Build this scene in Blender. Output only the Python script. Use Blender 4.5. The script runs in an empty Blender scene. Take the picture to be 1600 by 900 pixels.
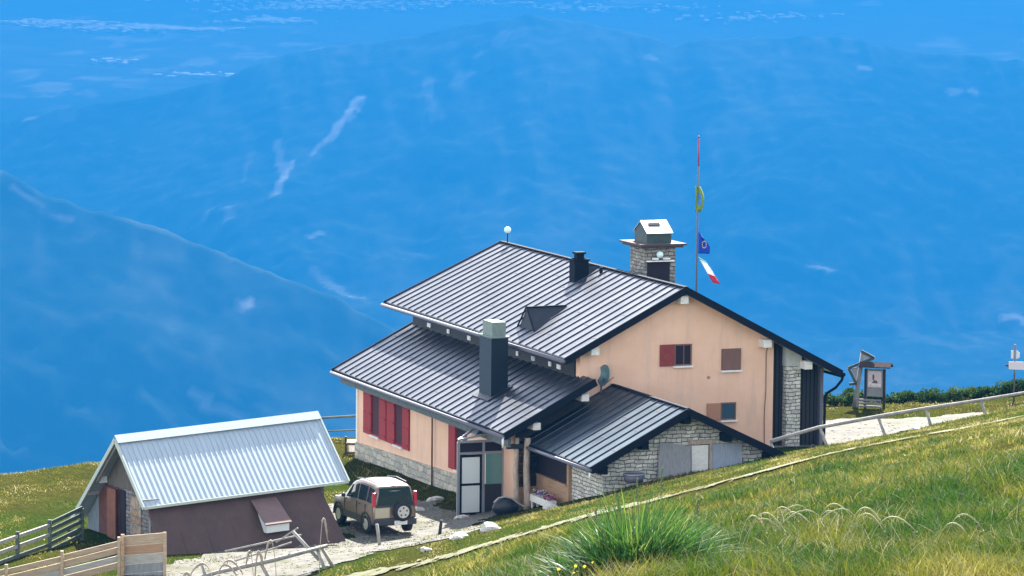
import bpy, math, random
import numpy as np
from mathutils import Vector, Matrix
R=math.radians
scene=bpy.context.scene
# ---------------------------------------------------------------- camera
CAMZ=21.7
cam_data=bpy.data.cameras.new('camera'); cam=bpy.data.objects.new('camera',cam_data)
scene.collection.objects.link(cam); scene.camera=cam
cam_data.sensor_width=36; cam_data.lens=36*6070.8/1600; cam_data.clip_start=.5; cam_data.clip_end=60000
cam.matrix_world=Matrix.Translation((0,0,CAMZ))@Matrix.Rotation(math.pi/2-.1027,4,'X')@Matrix.Rotation(.009,4,'Z')
# ---------------------------------------------------------------- sky, sun, exposure
A=.364; HX,HY=6.0212,134.0
su,sd,sz=.38,.68,.68                        # direction to the sun in the hut's own axes
sx=su*math.cos(A)-sd*math.sin(A); sy=su*math.sin(A)+sd*math.cos(A)
SD=Vector((sx,sy,sz)).normalized()
w=bpy.data.worlds.new('World'); scene.world=w; w.use_nodes=True
nt=w.node_tree; bg=nt.nodes['Background']; sky=nt.nodes.new('ShaderNodeTexSky'); sky.sky_type='NISHITA'
sky.sun_disc=False; sky.sun_elevation=math.asin(SD.z); sky.sun_rotation=math.atan2(SD.x,SD.y); sky.altitude=1600
sky.air_density=1.0; sky.dust_density=.6; sky.ozone_density=1.0
hsv=nt.nodes.new('ShaderNodeHueSaturation'); hsv.inputs['Saturation'].default_value=.42   # warm white balance of the photograph: a paler sky
nt.links.new(sky.outputs[0],hsv.inputs['Color']); nt.links.new(hsv.outputs[0],bg.inputs[0]); bg.inputs[1].default_value=.10
sl=bpy.data.lights.new('sun','SUN'); sl.energy=4.2; sl.angle=R(.5); sl.color=(1,.96,.89)
so=bpy.data.objects.new('sun',sl); scene.collection.objects.link(so); so.rotation_euler=SD.to_track_quat('Z','Y').to_euler(); so.location=(0,60,60)
scene.view_settings.view_transform='Standard'; scene.view_settings.look='None'
scene.view_settings.gamma=1; scene.view_settings.exposure=2.5; scene.view_settings.use_curve_mapping=False
scene.render.engine='CYCLES'
cy=scene.cycles; cy.use_denoising=True; cy.max_bounces=6; cy.volume_bounces=1; cy.transparent_max_bounces=12
cy.diffuse_bounces=3; cy.glossy_bounces=3; cy.sample_clamp_indirect=8; cy.use_adaptive_sampling=False
# ---------------------------------------------------------------- helpers
col=scene.collection
def tag(o,label=None,cat=None,group=None,kind=None):
    if label: o['label']=label
    if cat: o['category']=cat
    if group: o['group']=group
    if kind: o['kind']=kind
    return o
def empty(name,loc=(0,0,0),rz=0,label=None,cat=None,group=None):
    o=bpy.data.objects.new(name,None); col.objects.link(o); o.location=loc; o.rotation_euler=(0,0,rz)
    o.empty_display_size=.3
    return tag(o,label,cat,group)
class MB:
    def __init__(s): s.v=[]; s.f=[]
    def add(s,v,f):
        n=len(s.v); s.v+= [tuple(p) for p in v]; s.f+=[tuple(i+n for i in q) for q in f]; return s
    def box(s,x0,x1,y0,y1,z0,z1):
        return s.hexa([(x0,y0,z0),(x1,y0,z0),(x1,y1,z0),(x0,y1,z0),(x0,y0,z1),(x1,y0,z1),(x1,y1,z1),(x0,y1,z1)])
    def hexa(s,v): return s.add(v,[(0,3,2,1),(4,5,6,7),(0,1,5,4),(1,2,6,5),(2,3,7,6),(3,0,4,7)])
    def bar(s,a,b,w,h,up=(0,0,1)):          # rectangular bar from a to b
        a=Vector(a); b=Vector(b); d=(b-a).normalized(); u=Vector(up)
        sx=d.cross(u)
        if sx.length<1e-4: sx=d.cross(Vector((1,0,0)))
        sx.normalize(); sz=sx.cross(d).normalized()
        v=[p+sx*i*w/2+sz*j*h/2 for p in (a,b) for (i,j) in ((-1,-1),(1,-1),(1,1),(-1,1))]
        return s.add(v,[(0,1,2,3),(7,6,5,4),(0,4,5,1),(1,5,6,2),(2,6,7,3),(3,7,4,0)])
    def tube(s,pts,r,n=8,caps=True):
        pts=[Vector(p) for p in pts]; m=len(pts); rr=r if isinstance(r,(list,tuple)) else [r]*m
        base=len(s.v); prev=None
        for i,p in enumerate(pts):
            d=(pts[min(i+1,m-1)]-pts[max(i-1,0)]).normalized()
            if prev is None:
                u=d.cross(Vector((0,0,1)))
                if u.length<1e-3: u=d.cross(Vector((1,0,0)))
            else: u=prev-d*prev.dot(d)
            u.normalize(); prev=u; w_=d.cross(u)
            for k in range(n):
                t=2*math.pi*k/n; s.v.append(tuple(p+(u*math.cos(t)+w_*math.sin(t))*rr[i]))
        for i in range(m-1):
            for k in range(n):
                a=base+i*n+k; b=base+i*n+(k+1)%n; s.f.append((a,b,b+n,a+n))
        if caps:
            s.f.append(tuple(base+k for k in range(n))[::-1]); s.f.append(tuple(base+(m-1)*n+k for k in range(n)))
        return s
    def prism(s,poly,axis,a,b):             # poly: 2D points; axis 0/1/2 extruded from a to b
        def P(p,t):
            if axis==0: return (t,p[0],p[1])
            if axis==1: return (p[0],t,p[1])
            return (p[0],p[1],t)
        n=len(poly); v=[P(p,a) for p in poly]+[P(p,b) for p in poly]
        f=[tuple(range(n)),tuple(range(2*n-1,n-1,-1))]+[(i,i+n,(i+1)%n+n,(i+1)%n) for i in range(n)]
        return s.add(v,f)
    def slab(s,quad,th):                    # quad: 4 top points, thickness downwards
        q=[Vector(p) for p in quad]; return s.hexa([p-Vector((0,0,th)) for p in q]+q)
    def ball(s,c,r,nu=12,nv=8,sc=(1,1,1)):
        v=[];f=[]
        for i in range(nv+1):
            ph=math.pi*i/nv
            for k in range(nu):
                t=2*math.pi*k/nu; v.append((c[0]+r*sc[0]*math.sin(ph)*math.cos(t),c[1]+r*sc[1]*math.sin(ph)*math.sin(t),c[2]+r*sc[2]*math.cos(ph)))
        for i in range(nv):
            for k in range(nu): f.append((i*nu+k,i*nu+(k+1)%nu,(i+1)*nu+(k+1)%nu,(i+1)*nu+k))
        return s.add(v,f)
    def build(s,name,mat,parent=None,smooth=False,bevel=0):
        me=bpy.data.meshes.new(name); me.from_pydata(s.v,[],s.f); me.validate(); 
        import bmesh
        b=bmesh.new(); b.from_mesh(me)
        if smooth: bmesh.ops.remove_doubles(b,verts=b.verts,dist=1e-5)
        bmesh.ops.recalc_face_normals(b,faces=b.faces); b.to_mesh(me); b.free()
        o=bpy.data.objects.new(name,me); col.objects.link(o)
        if parent: o.parent=parent
        for m in (mat if isinstance(mat,(list,tuple)) else [mat]): me.materials.append(m)
        if smooth: me.polygons.foreach_set('use_smooth',[True]*len(me.polygons))
        if bevel:
            md=o.modifiers.new('b','BEVEL'); md.width=bevel; md.segments=2; md.limit_method='ANGLE'
        return o
# ---------------------------------------------------------------- materials
def mat(name,base,rough=.8,metal=0,spec=.5,var=None,scale=5,detail=4,bump=0,bscale=None,stretch=(1,1,1),coords='Object',trans=0,spots=None,streak=None):
    m=bpy.data.materials.new(name); m.use_nodes=True; n=m.node_tree; N=n.nodes; L=n.links; b=N['Principled BSDF']
    b.inputs['Base Color'].default_value=(*base,1); b.inputs['Roughness'].default_value=rough; b.inputs['Metallic'].default_value=metal
    b.inputs['Specular IOR Level'].default_value=spec
    tc=N.new('ShaderNodeTexCoord'); mp=N.new('ShaderNodeMapping'); mp.inputs['Scale'].default_value=stretch; L.new(tc.outputs[coords],mp.inputs[0])
    if var is not None:
        no=N.new('ShaderNodeTexNoise'); no.inputs['Scale'].default_value=scale; no.inputs['Detail'].default_value=detail; no.inputs['Roughness'].default_value=.65
        L.new(mp.outputs[0],no.inputs['Vector'])
        cr=N.new('ShaderNodeValToRGB'); cr.color_ramp.elements[0].position=.32; cr.color_ramp.elements[1].position=.68
        cr.color_ramp.elements[0].color=(*var,1); cr.color_ramp.elements[1].color=(*base,1)
        L.new(no.outputs[0],cr.inputs[0]); out=cr.outputs[0]
        if spots:
            n2=N.new('ShaderNodeTexNoise'); n2.inputs['Scale'].default_value=spots[1]; n2.inputs['Detail'].default_value=5; L.new(mp.outputs[0],n2.inputs['Vector'])
            c2=N.new('ShaderNodeValToRGB'); c2.color_ramp.elements[0].position=spots[2]; c2.color_ramp.elements[1].position=spots[2]+.12
            L.new(n2.outputs[0],c2.inputs[0]); mx=N.new('ShaderNodeMix'); mx.data_type='RGBA'
            L.new(c2.outputs[0],mx.inputs[0]); L.new(out,mx.inputs[6]); mx.inputs[7].default_value=(*spots[0],1); out=mx.outputs[2]
        if streak:
            m4=N.new('ShaderNodeMapping'); m4.inputs['Scale'].default_value=streak[1]; L.new(tc.outputs[coords],m4.inputs[0])
            n4=N.new('ShaderNodeTexNoise'); n4.inputs['Scale'].default_value=1; n4.inputs['Detail'].default_value=7; n4.inputs['Roughness'].default_value=.7; L.new(m4.outputs[0],n4.inputs['Vector'])
            c4=N.new('ShaderNodeValToRGB'); c4.color_ramp.elements[0].position=.50; c4.color_ramp.elements[1].position=.78; c4.color_ramp.elements[1].color=(streak[2],)*3+(1,); L.new(n4.outputs[0],c4.inputs[0])
            x4=N.new('ShaderNodeMix'); x4.data_type='RGBA'; L.new(c4.outputs[0],x4.inputs[0]); L.new(out,x4.inputs[6]); x4.inputs[7].default_value=(*streak[0],1); out=x4.outputs[2]
        L.new(out,b.inputs['Base Color'])
    if bump:
        nb=N.new('ShaderNodeTexNoise'); nb.inputs['Scale'].default_value=bscale or scale*3; nb.inputs['Detail'].default_value=6; L.new(mp.outputs[0],nb.inputs['Vector'])
        bp=N.new('ShaderNodeBump'); bp.inputs['Strength'].default_value=.8; bp.inputs['Distance'].default_value=bump; L.new(nb.outputs[0],bp.inputs['Height']); L.new(bp.outputs[0],b.inputs['Normal'])
    if trans:
        tr=N.new('ShaderNodeBsdfTranslucent'); mx=N.new('ShaderNodeMixShader'); mx.inputs[0].default_value=trans
        o_=N['Material Output']; L.new(b.outputs[0],mx.inputs[1]); L.new(tr.outputs[0],mx.inputs[2]); L.new(mx.outputs[0],o_.inputs[0])
        src=b.inputs['Base Color']
        if src.links: L.new(src.links[0].from_socket,tr.inputs[0])
        else: tr.inputs[0].default_value=(*base,1)
    return m
def stone_mat(name,c1,c2,mortar,size=(.34,.13),bump=.03,warp=.10):
    """coursed rubble: distorted courses of uneven stones"""
    m=bpy.data.materials.new(name); m.use_nodes=True; N=m.node_tree.nodes; L=m.node_tree.links; b=N['Principled BSDF']; b.inputs['Roughness'].default_value=.92; b.inputs['Specular IOR Level'].default_value=.2
    tc=N.new('ShaderNodeTexCoord'); no=N.new('ShaderNodeTexNoise'); no.inputs['Scale'].default_value=2.6; no.inputs['Detail'].default_value=3
    L.new(tc.outputs['Object'],no.inputs['Vector'])
    sx_=N.new('ShaderNodeSeparateXYZ'); L.new(tc.outputs['Object'],sx_.inputs[0]); ns=N.new('ShaderNodeSeparateColor'); L.new(no.outputs['Color'],ns.inputs[0])
    def mth(op,a,b_):
        q=N.new('ShaderNodeMath'); q.operation=op
        for k,v in ((0,a),(1,b_)):
            if isinstance(v,(int,float)): q.inputs[k].default_value=v
            else: L.new(v,q.inputs[k])
        return q.outputs[0]
    hx=mth('ADD',mth('ADD',sx_.outputs[0],sx_.outputs[1]),mth('MULTIPLY',ns.outputs[0],warp*2.5)); hz=mth('ADD',sx_.outputs[2],mth('MULTIPLY',ns.outputs[1],warp*1.6))
    cb=N.new('ShaderNodeCombineXYZ'); L.new(hx,cb.inputs[0]); L.new(hz,cb.inputs[1])
    br=N.new('ShaderNodeTexBrick'); br.inputs['Scale'].default_value=1; br.inputs['Brick Width'].default_value=size[0]; br.inputs['Row Height'].default_value=size[1]; br.inputs['Mortar Size'].default_value=size[1]*.11; br.inputs['Mortar Smooth'].default_value=.6
    br.squash=.6; br.squash_frequency=3; br.offset=.43; br.inputs['Bias'].default_value=-.1
    br.inputs['Color1'].default_value=(*c1,1); br.inputs['Color2'].default_value=(*c2,1); br.inputs['Mortar'].default_value=(*mortar,1); L.new(cb.outputs[0],br.inputs['Vector'])
    n3=N.new('ShaderNodeTexNoise'); n3.inputs['Scale'].default_value=6; n3.inputs['Detail'].default_value=7; n3.inputs['Roughness'].default_value=.7; L.new(tc.outputs['Object'],n3.inputs['Vector'])
    cr=N.new('ShaderNodeValToRGB'); cr.color_ramp.elements[0].position=.3; cr.color_ramp.elements[1].position=.7; cr.color_ramp.elements[0].color=(.45,.45,.45,1); cr.color_ramp.elements[1].color=(1.0,1.0,1.0,1); L.new(n3.outputs[0],cr.inputs[0])
    mx=N.new('ShaderNodeMix'); mx.data_type='RGBA'; mx.blend_type='MULTIPLY'; mx.inputs[0].default_value=.9; L.new(br.outputs['Color'],mx.inputs[6]); L.new(cr.outputs[0],mx.inputs[7]); L.new(mx.outputs[2],b.inputs['Base Color'])
    bp=N.new('ShaderNodeBump'); bp.invert=True; bp.inputs['Distance'].default_value=bump; L.new(br.outputs['Fac'],bp.inputs['Height']); L.new(bp.outputs[0],b.inputs['Normal'])
    return m
M={}
# ---------------------------------------------------------------- noise
def _hash(ix,iy,seed):
    h=(ix.astype(np.int64)*374761393+iy.astype(np.int64)*668265263+seed*1442695041)&0x7fffffff
    h=((h^(h>>13))*1274126177)&0x7fffffff
    return ((h^(h>>16))&0xffff)/65535.0
def vnoise(x,y,seed=0):
    ix=np.floor(x);iy=np.floor(y);fx=x-ix;fy=y-iy;fx=fx*fx*(3-2*fx);fy=fy*fy*(3-2*fy)
    a=_hash(ix,iy,seed);b=_hash(ix+1,iy,seed);c=_hash(ix,iy+1,seed);d=_hash(ix+1,iy+1,seed)
    return (a*(1-fx)+b*fx)*(1-fy)+(c*(1-fx)+d*fx)*fy
def fbm(x,y,o=5,seed=0,ridged=False):
    s=0;a=1;t=0
    for i in range(o):
        n=vnoise(x*2**i+i*17.3,y*2**i-i*9.1,seed+i)
        if ridged: n=1-np.abs(2*n-1)
        s=s+a*n;t+=a;a*=.5
    return s/t
# ---------------------------------------------------------------- terrain near the hut
def hut(u,d,z=0): return (HX+u*math.cos(A)-d*math.sin(A), HY+u*math.sin(A)+d*math.cos(A), z)
CP=[hut(-6.1,17.5,-.19),hut(-6.1,8.6,.06),hut(-6.1,6.3,.14),hut(-7.7,1.6,.05),hut(-6.3,-.3,.45),hut(-5.3,.9,.43),hut(-11.9,2,0),hut(-10,-.5,0),hut(-11.7,-1.3,0),
 hut(-9,5,0),hut(-9,12,-.1),hut(-4,20,-.2),hut(-6.4,-5.6,1.55),hut(-3.3,-5.6,2.25),hut(.66,-5.6,2.75),hut(5.6,.55,2.08),hut(5.6,10,1.95),hut(3.6,.5,2.2),hut(0,5,1.5),hut(0,14,.8),hut(3,18,1),
 (-18.6,140.5,0),(-17.5,142.4,0),(-15.5,144.3,0),(-6.7,151.1,0),(-17.2,133,.1),(-15.8,136,0),(-11,140,0),(-24,134,0),(-25,141,0),
 (-13,127,0),(-5.2,127,.0),(-8,129,0),(-10.9,121,.05),(-13.7,120,.05),(-15.8,119,.0),(-9.1,119.5,-.05),(-5.8,121,.3),(-7,116,-.3),(-12,112,-1),(-20,125,-.2),
 (12.3,143,2.2),(15.1,143.9,2.2),(11.2,137,2.15),(13.9,138.7,2.3),(14,145.6,2.2),(13.5,147,2.15),(19.4,146,2.6),(24,146,3.2),(16,150,1.9),(20,150,2.4),
 (8.75,128.5,2.75),(10.6,128.5,3.25),(12.6,129,3.5),(14.1,129.5,3.75),(16,129.5,4.2),(20,128,5.3),
 (-4.45,118,.63),(-1.28,116,1.76),(1.39,114,2.86),(3.79,112,3.82),(6.82,110,5.),(8.83,110,5.57),(11.2,112,5.75),(15.45,116,6.0),(22,116,7.2),
 (.04,60,10.99),(.73,42,14.2),(1.09,32,16),(1.89,28,16.72),(2.72,27,16.9),(3.62,27,16.91),(.06,92,5.9),(1.21,70,9.8),(1.7,50,13.2),(2.56,38,15.26),(4.55,34,15.96),
 (2.54,75,9.6),(4.03,60,12.04),(5.89,44,14.64),(6.03,90,7.8),(6.62,66,11.64),(10.4,78,10.2),(9.5,95,7.9),(13.9,104,7.3),(-1.5,95,4.7),
 (-10,60,7),(-8,30,13.5),(-10,90,2.5),(-15,108,-.8),(-25,100,-4),(-30,60,-3),(12,30,17.6),(18,50,15.4),(20,80,11.6),(0,0,19.9),(0,12,18.9),(-10,0,18),(12,0,19.6),(0,-15,19.8),(-25,20,9),(30,30,18),(35,90,13),(35,130,8),(35,150,5),(-30,150,-3)]
CP=np.array(CP,float)
def tps_fit(P,lam=.15):
    n=len(P);X=P[:,:2]/20;d=np.linalg.norm(X[:,None]-X[None],axis=2);K=np.where(d>0,d*d*np.log(d+1e-12),0)+lam*.01*np.eye(n)
    Q=np.c_[np.ones(n),X];S=np.block([[K,Q],[Q.T,np.zeros((3,3))]]);return np.linalg.solve(S,np.r_[P[:,2],0,0,0])
TW=tps_fit(CP)
def hill0(x,y):
    x=np.asarray(x,float);y=np.asarray(y,float);sh=x.shape;X=np.c_[x.ravel(),y.ravel()]/20;out=np.empty(len(X));C=CP[:,:2]/20
    for i in range(0,len(X),20000):
        q=X[i:i+20000];d=np.linalg.norm(q[:,None]-C[None],axis=2);out[i:i+20000]=(np.where(d>0,d*d*np.log(d+1e-12),0)@TW[:len(C)])+TW[-3]+q@TW[-2:]
    return out.reshape(sh)
EDX=np.array([-80,-30,-18.6,-15.5,-11,-6.7,-4,3,9,14,19.4,30,80]);EDY=np.array([135,139,141,145,149,152.5,154,157,156,152,151,152,150])
def hillz(x,y):
    x=np.asarray(x,float);y=np.asarray(y,float)
    e=np.interp(x,EDX,EDY); yy=np.minimum(y,e+1.5)
    z=hill0(np.clip(x,-32,36),np.clip(yy,-15,160))
    t=np.maximum(y-e,0); z=z-np.where(t<6,t*t*.055,1.98+(t-6)*.68)
    z=z-np.maximum(-x-30,0)*.35
    z=np.where(y<-15,z-(-15-y)*.1,z)
    return np.minimum(z,20.2)+ (fbm(x*.35,y*.35,4,3)-.5)*.16
def smoothstep(a,b,x): t=np.clip((x-a)/(b-a),0,1); return t*t*(3-2*t)
def grid_mesh(name,X,Y,Z,mat_,attrs=None):
    ny,nx=X.shape; me=bpy.data.meshes.new(name); nv=nx*ny; co=np.stack([X,Y,Z],-1).reshape(-1)
    i=np.arange(nv).reshape(ny,nx); q=np.stack([i[:-1,:-1],i[:-1,1:],i[1:,1:],i[1:,:-1]],-1).reshape(-1,4)
    me.vertices.add(nv); me.vertices.foreach_set('co',co); me.loops.add(q.size); me.loops.foreach_set('vertex_index',q.ravel().astype(np.int32))
    me.polygons.add(len(q)); me.polygons.foreach_set('loop_start',np.arange(0,q.size,4,dtype=np.int32))
    me.polygons.foreach_set('use_smooth',np.ones(len(q),bool)); me.update(calc_edges=True)
    for k,v in (attrs or {}).items():
        a=me.attributes.new(k,'FLOAT','POINT'); a.data.foreach_set('value',v.reshape(-1).astype(np.float32))
    me.materials.append(mat_); o=bpy.data.objects.new(name,me); col.objects.link(o); return o
def attr_mix_mat(name,layers,base,var,scale,rough=.95,bump=0,trans=0):
    """ground material: base colour broken by noise, then each (attribute, colour, colour2) laid over it"""
    m=bpy.data.materials.new(name); m.use_nodes=True; N=m.node_tree.nodes; L=m.node_tree.links; b=N['Principled BSDF']; b.inputs['Roughness'].default_value=rough; b.inputs['Specular IOR Level'].default_value=0
    tc=N.new('ShaderNodeTexCoord')
    def noisy(c1,c2,sc,p=.35):
        no=N.new('ShaderNodeTexNoise'); no.inputs['Scale'].default_value=sc; no.inputs['Detail'].default_value=8; no.inputs['Roughness'].default_value=.7; L.new(tc.outputs['Object'],no.inputs['Vector'])
        cr=N.new('ShaderNodeValToRGB'); cr.color_ramp.elements[0].position=p; cr.color_ramp.elements[1].position=1-p; cr.color_ramp.elements[0].color=(*c1,1); cr.color_ramp.elements[1].color=(*c2,1); L.new(no.outputs[0],cr.inputs[0]); return cr.outputs[0]
    out=noisy(base,var,scale)
    for (an,c1,c2,sc) in layers:
        at=N.new('ShaderNodeAttribute'); at.attribute_name=an; mx=N.new('ShaderNodeMix'); mx.data_type='RGBA'
        L.new(at.outputs['Fac'],mx.inputs[0]); L.new(out,mx.inputs[6]); L.new(noisy(c1,c2,sc),mx.inputs[7]); out=mx.outputs[2]
    L.new(out,b.inputs['Base Color'])
    if bump:
        nb=N.new('ShaderNodeTexNoise'); nb.inputs['Scale'].default_value=scale*4; nb.inputs['Detail'].default_value=8; L.new(tc.outputs['Object'],nb.inputs['Vector'])
        bp=N.new('ShaderNodeBump'); bp.inputs['Distance'].default_value=bump; L.new(nb.outputs[0],bp.inputs['Height']); L.new(bp.outputs[0],b.inputs['Normal'])
    return m
M['soil']=attr_mix_mat('meadow_soil',[('green',(.016,.030,.004),(.03,.042,.006),.7)],(.022,.025,.005),(.045,.042,.009),1.3,bump=.05)
gx=np.concatenate([np.arange(-120,-32,4),np.arange(-32,36,.5),np.arange(36,121,4)]); gy=np.concatenate([np.arange(-60,15,3),np.arange(15,165,.5),np.arange(165,262,3)])
X,Y=np.meshgrid(gx,gy); Z=hillz(X,Y)
meadow=grid_mesh('ground',X,Y,Z,M['soil'],{'green':smoothstep(.5,.62,fbm(X*.12,Y*.12,3,8))}); tag(meadow,'grassy mountain shoulder the hut stands on','ground',kind='structure')
# gravel yard, track and trail: sheets a few mm above the meadow
def polyline_dist(X,Y,pts):
    d=np.full(X.shape,1e9)
    for (a,b) in zip(pts[:-1],pts[1:]):
        ax,ay=a[:2];bx,by=b[:2];L2=(bx-ax)**2+(by-ay)**2;t=np.clip(((X-ax)*(bx-ax)+(Y-ay)*(by-ay))/L2,0,1)
        d=np.minimum(d,np.hypot(X-ax-t*(bx-ax),Y-ay-t*(by-ay)))
    return d
def patch(name,x0,x1,y0,y1,step,inside,lift,mat_,label,cat):
    gx=np.arange(x0,x1,step);gy=np.arange(y0,y1,step);X,Y=np.meshgrid(gx,gy);k=inside(X,Y);Z=hillz(X,Y)+lift
    ny,nx=X.shape;i=np.arange(nx*ny).reshape(ny,nx);kk=(k[:-1,:-1]&k[:-1,1:]&k[1:,1:]&k[1:,:-1])
    q=np.stack([i[:-1,:-1],i[:-1,1:],i[1:,1:],i[1:,:-1]],-1)[kk]
    used=np.unique(q);rem=np.full(nx*ny,-1);rem[used]=np.arange(len(used));P=np.stack([X,Y,Z],-1).reshape(-1,3)[used]
    me=bpy.data.meshes.new(name);me.from_pydata(P.tolist(),[],rem[q].tolist());me.polygons.foreach_set('use_smooth',[True]*len(me.polygons));me.materials.append(mat_)
    o=bpy.data.objects.new(name,me);col.objects.link(o);return tag(o,label,cat,kind='structure')
TRAIL=[(-9,119),(-4.45,118),(-1.28,116),(1.39,114),(3.79,112),(6.82,110),(8.83,110),(11.2,112),(15.45,116),(24,121)]
TRACK=[hut(-9.5,17),hut(-9.7,4.2),hut(-9.9,1),hut(-10.6,-2),hut(-11,-4.5),(-8,124),(-9,119.5),(-13,116.5)]
PATCH_R=[(10.9,136.5),(12.6,140.5),(15.5,141.5)]
def wob(X,Y,s=.9): return (fbm(X*s,Y*s,6,21)-.5)
def in_yard(X,Y): 
    a=polyline_dist(X,Y,TRACK[1:])+wob(X,Y)*1.9<2.35
    b=polyline_dist(X,Y,[hut(-8.6,.2),hut(-6.7,.6)])+wob(X,Y)*1.2<1.2
    c=polyline_dist(X,Y,[(-5.2,122.6),(-9,121.9)])+wob(X,Y)*1.5<1.0
    return a|b|c
def in_trail(X,Y): return (polyline_dist(X,Y,TRAIL)+wob(X,Y,1.1)*1.0+wob(X,Y,5)*1.2<.48)
def in_right(X,Y): return (polyline_dist(X,Y,PATCH_R)+wob(X,Y,.7)*2.6<2.1)
M['gravel']=mat('pale_gravel',(.165,.155,.135),.95,var=(.085,.08,.065),scale=3.2,detail=9,bump=.03,bscale=22,spec=.2,spots=((.085,.085,.045),.8,.54),streak=((.085,.08,.065),(.5,2.2,1),.75))
M['trailgravel']=mat('trail_limestone',(.15,.14,.085),.95,var=(.075,.08,.025),scale=3.5,detail=8,bump=.03,spec=.2)
yard=patch('gravel_yard',-17,0,114,155,.11,in_yard,.03,M['gravel'],'white gravel yard and track between the shed and the hut','yard')
trail=patch('footpath',-9,26,107,124,.07,in_trail,.05,M['trailgravel'],'thin pale footpath crossing the meadow above the hut','footpath')
rg=patch('gravel_terrace',8,20,132,148,.12,in_right,.03,M['gravel'],'white gravel terrace between the hut and the notice board','terrace')
# ---------------------------------------------------------------- mountains and valley
def mount(X,Y):
    # measured crest heights along x for the two ridges
    cx=np.array([-4000,-1500,-791,-692,-544,-376,-208,0,600,4000]); cz=np.array([-250,-330,-420,-462,-508,-560,-640,-760,-900,-900])
    bx=np.array([-5000,-1700,-1252,-876,-579,-423,-313,-125,31,203,391,470,595,800,1250,2500,5000]); bz=np.array([-420,-520,-560,-492,-403,-371,-365,-318,-286,-309,-352,-330,-327,-345,-380,-380,-300])
    zc=np.interp(X,cx,cz);zb=np.interp(X,bx,bz)
    r1=fbm(X/420,Y/420,6,31,True)-.55; r2=fbm(X/900,Y/900,5,41,True)-.55
    floor=-940+40*fbm(X/700,Y/700,4,5)
    near=-60-(Y-200)*.62
    zc=zc+(fbm(X/170,Y*0,5,91)-.5)*34; zb=zb+(fbm(X/260,Y*0,6,93)-.5)*34
    C=zc-np.abs(Y-6000)*.72+r1*150*smoothstep(40,400,np.abs(Y-6000))
    B=zb-np.abs(Y-9500)*np.where(Y<9500,.46,.42)+r2*190*smoothstep(60,900,np.abs(Y-9500))
    D=-640+(Y-11000)*.04+120*(fbm(X/1600,Y/1600,5,51)-.5)
    D=np.where(Y>10300,D,-2000)
    z=np.maximum.reduce([floor,near,C,B,D])
    return z
gx=np.concatenate([np.arange(-4400,-1500,60),np.arange(-1500,1500,9.),np.arange(1500,4401,60)]); gy=np.concatenate([np.arange(215,5350,120),np.arange(5350,6120,11),np.arange(6120,8150,60),np.arange(8150,9620,12),np.arange(9620,18600,60)])
X,Y=np.meshgrid(gx,gy); Z=mount(X,Y)+(fbm(X/30,Y/30,3,99)-.5)*14
slope=np.hypot(*np.gradient(Z,gy,gx))
rock=np.zeros_like(Z)
# pale scree chutes on the middle ridge and clearings in the valley, placed where they lie on the slope
def blob(cx,cy,rx,ry,rot=0):
    dx=X-cx;dy=Y-cy;c,s=math.cos(rot),math.sin(rot);u=(dx*c+dy*s)/rx;v=(-dx*s+dy*c)/ry
    return smoothstep(.25,1.0,1.25-np.sqrt(u*u+v*v)-.7*(fbm(X/45,Y/45,4,77)-.3))
M['mount']=attr_mix_mat('forested_mountain',[('field_wash',(.10,.12,.05),(.16,.17,.08),.004),('scree',(.5,.48,.46),(.75,.73,.7),.01)],(.012,.026,.012),(.03,.05,.02),.006)
def streak(pts,wd,seed=1,amt=1.):
    d=polyline_dist(X,Y,pts)/wd; n=fbm(X/16,Y/90,5,seed); n2=fbm(X/45,Y/45,3,seed+9)
    return amt*smoothstep(0,.45,.85-d*1.2-1.5*(n-.42)-.8*(n2-.5))
S_=streak
rock=np.maximum.reduce([
 S_([(-463,9000),(-440,9040),(-422,9070),(-400,9120),(-389,9170),(-369,9230)],22,1,.9), S_([(-375,9130),(-355,9240)],10,2,.5),
 S_([(-549,8720),(-530,8820),(-522,8875),(-513,8965)],15,3,.75), S_([(-522,8890),(-540,8990),(-549,9070)],20,4,.45),
 S_([(-618,8880),(-620,8960),(-612,9050)],12,5,.2), S_([(-694,8730),(-690,8760)],30,6,.25), S_([(-645,8690),(-640,8740)],34,7,.3),
 S_([(-211,9270),(-195,9180),(-183,9095)],32,8,.28), S_([(-150,9215),(-110,9260)],45,9,.2), S_([(-90,9330),(-20,9420)],30,9,.25),
 S_([(-448,8580),(-430,8600)],22,10,.5),S_([(656,8440),(700,8425)],30,12,.6),S_([(1054,9315),(1110,9320)],32,13,.45),
 S_([(827,9360),(850,9355)],18,14,.6),S_([(320,9395),(340,9398)],18,15,.45),S_([(1070,8350),(1110,8345)],26,16,.8),
 S_([(-431,8420),(-417,8400),(-375,8360),(-331,8325)],26,17,.4),S_([(-352,8345),(-331,8325)],9,18,.9),
 S_([(-416,5915),(-405,5925)],16,19,.8),S_([(-647,5760),(-640,5765)],11,20,.6),S_([(-473,5715),(-440,5700),(-425,5705),(-405,5698)],13,21,.55),S_([(-401,5700),(-380,5690)],16,22,.4),
 S_([(-1192,9485),(-1170,9480)],22,23,.7),S_([(-800,5985),(-740,5975),(-690,5965)],16,24,.35)])
field_wash=smoothstep(.52,.62,fbm(X/130,Y/260,6,61))*smoothstep(.45,.6,fbm(X/900,Y/1500,3,62))*np.where(Y>10300,.6,0)+np.where(Y>10300,.4*smoothstep(10300,13500,Y),0)+np.where(Y<10300,1,0)*(.19*smoothstep(.45,.8,fbm(X/70+Y/600,Y/330,5,63,True))*smoothstep(.35,.65,fbm(X/500,Y/700,3,64))+.11*smoothstep(.5,.8,fbm(X/30,Y/30,4,65)))  # pale patches, plus an even wash growing with distance over the far land
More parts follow.
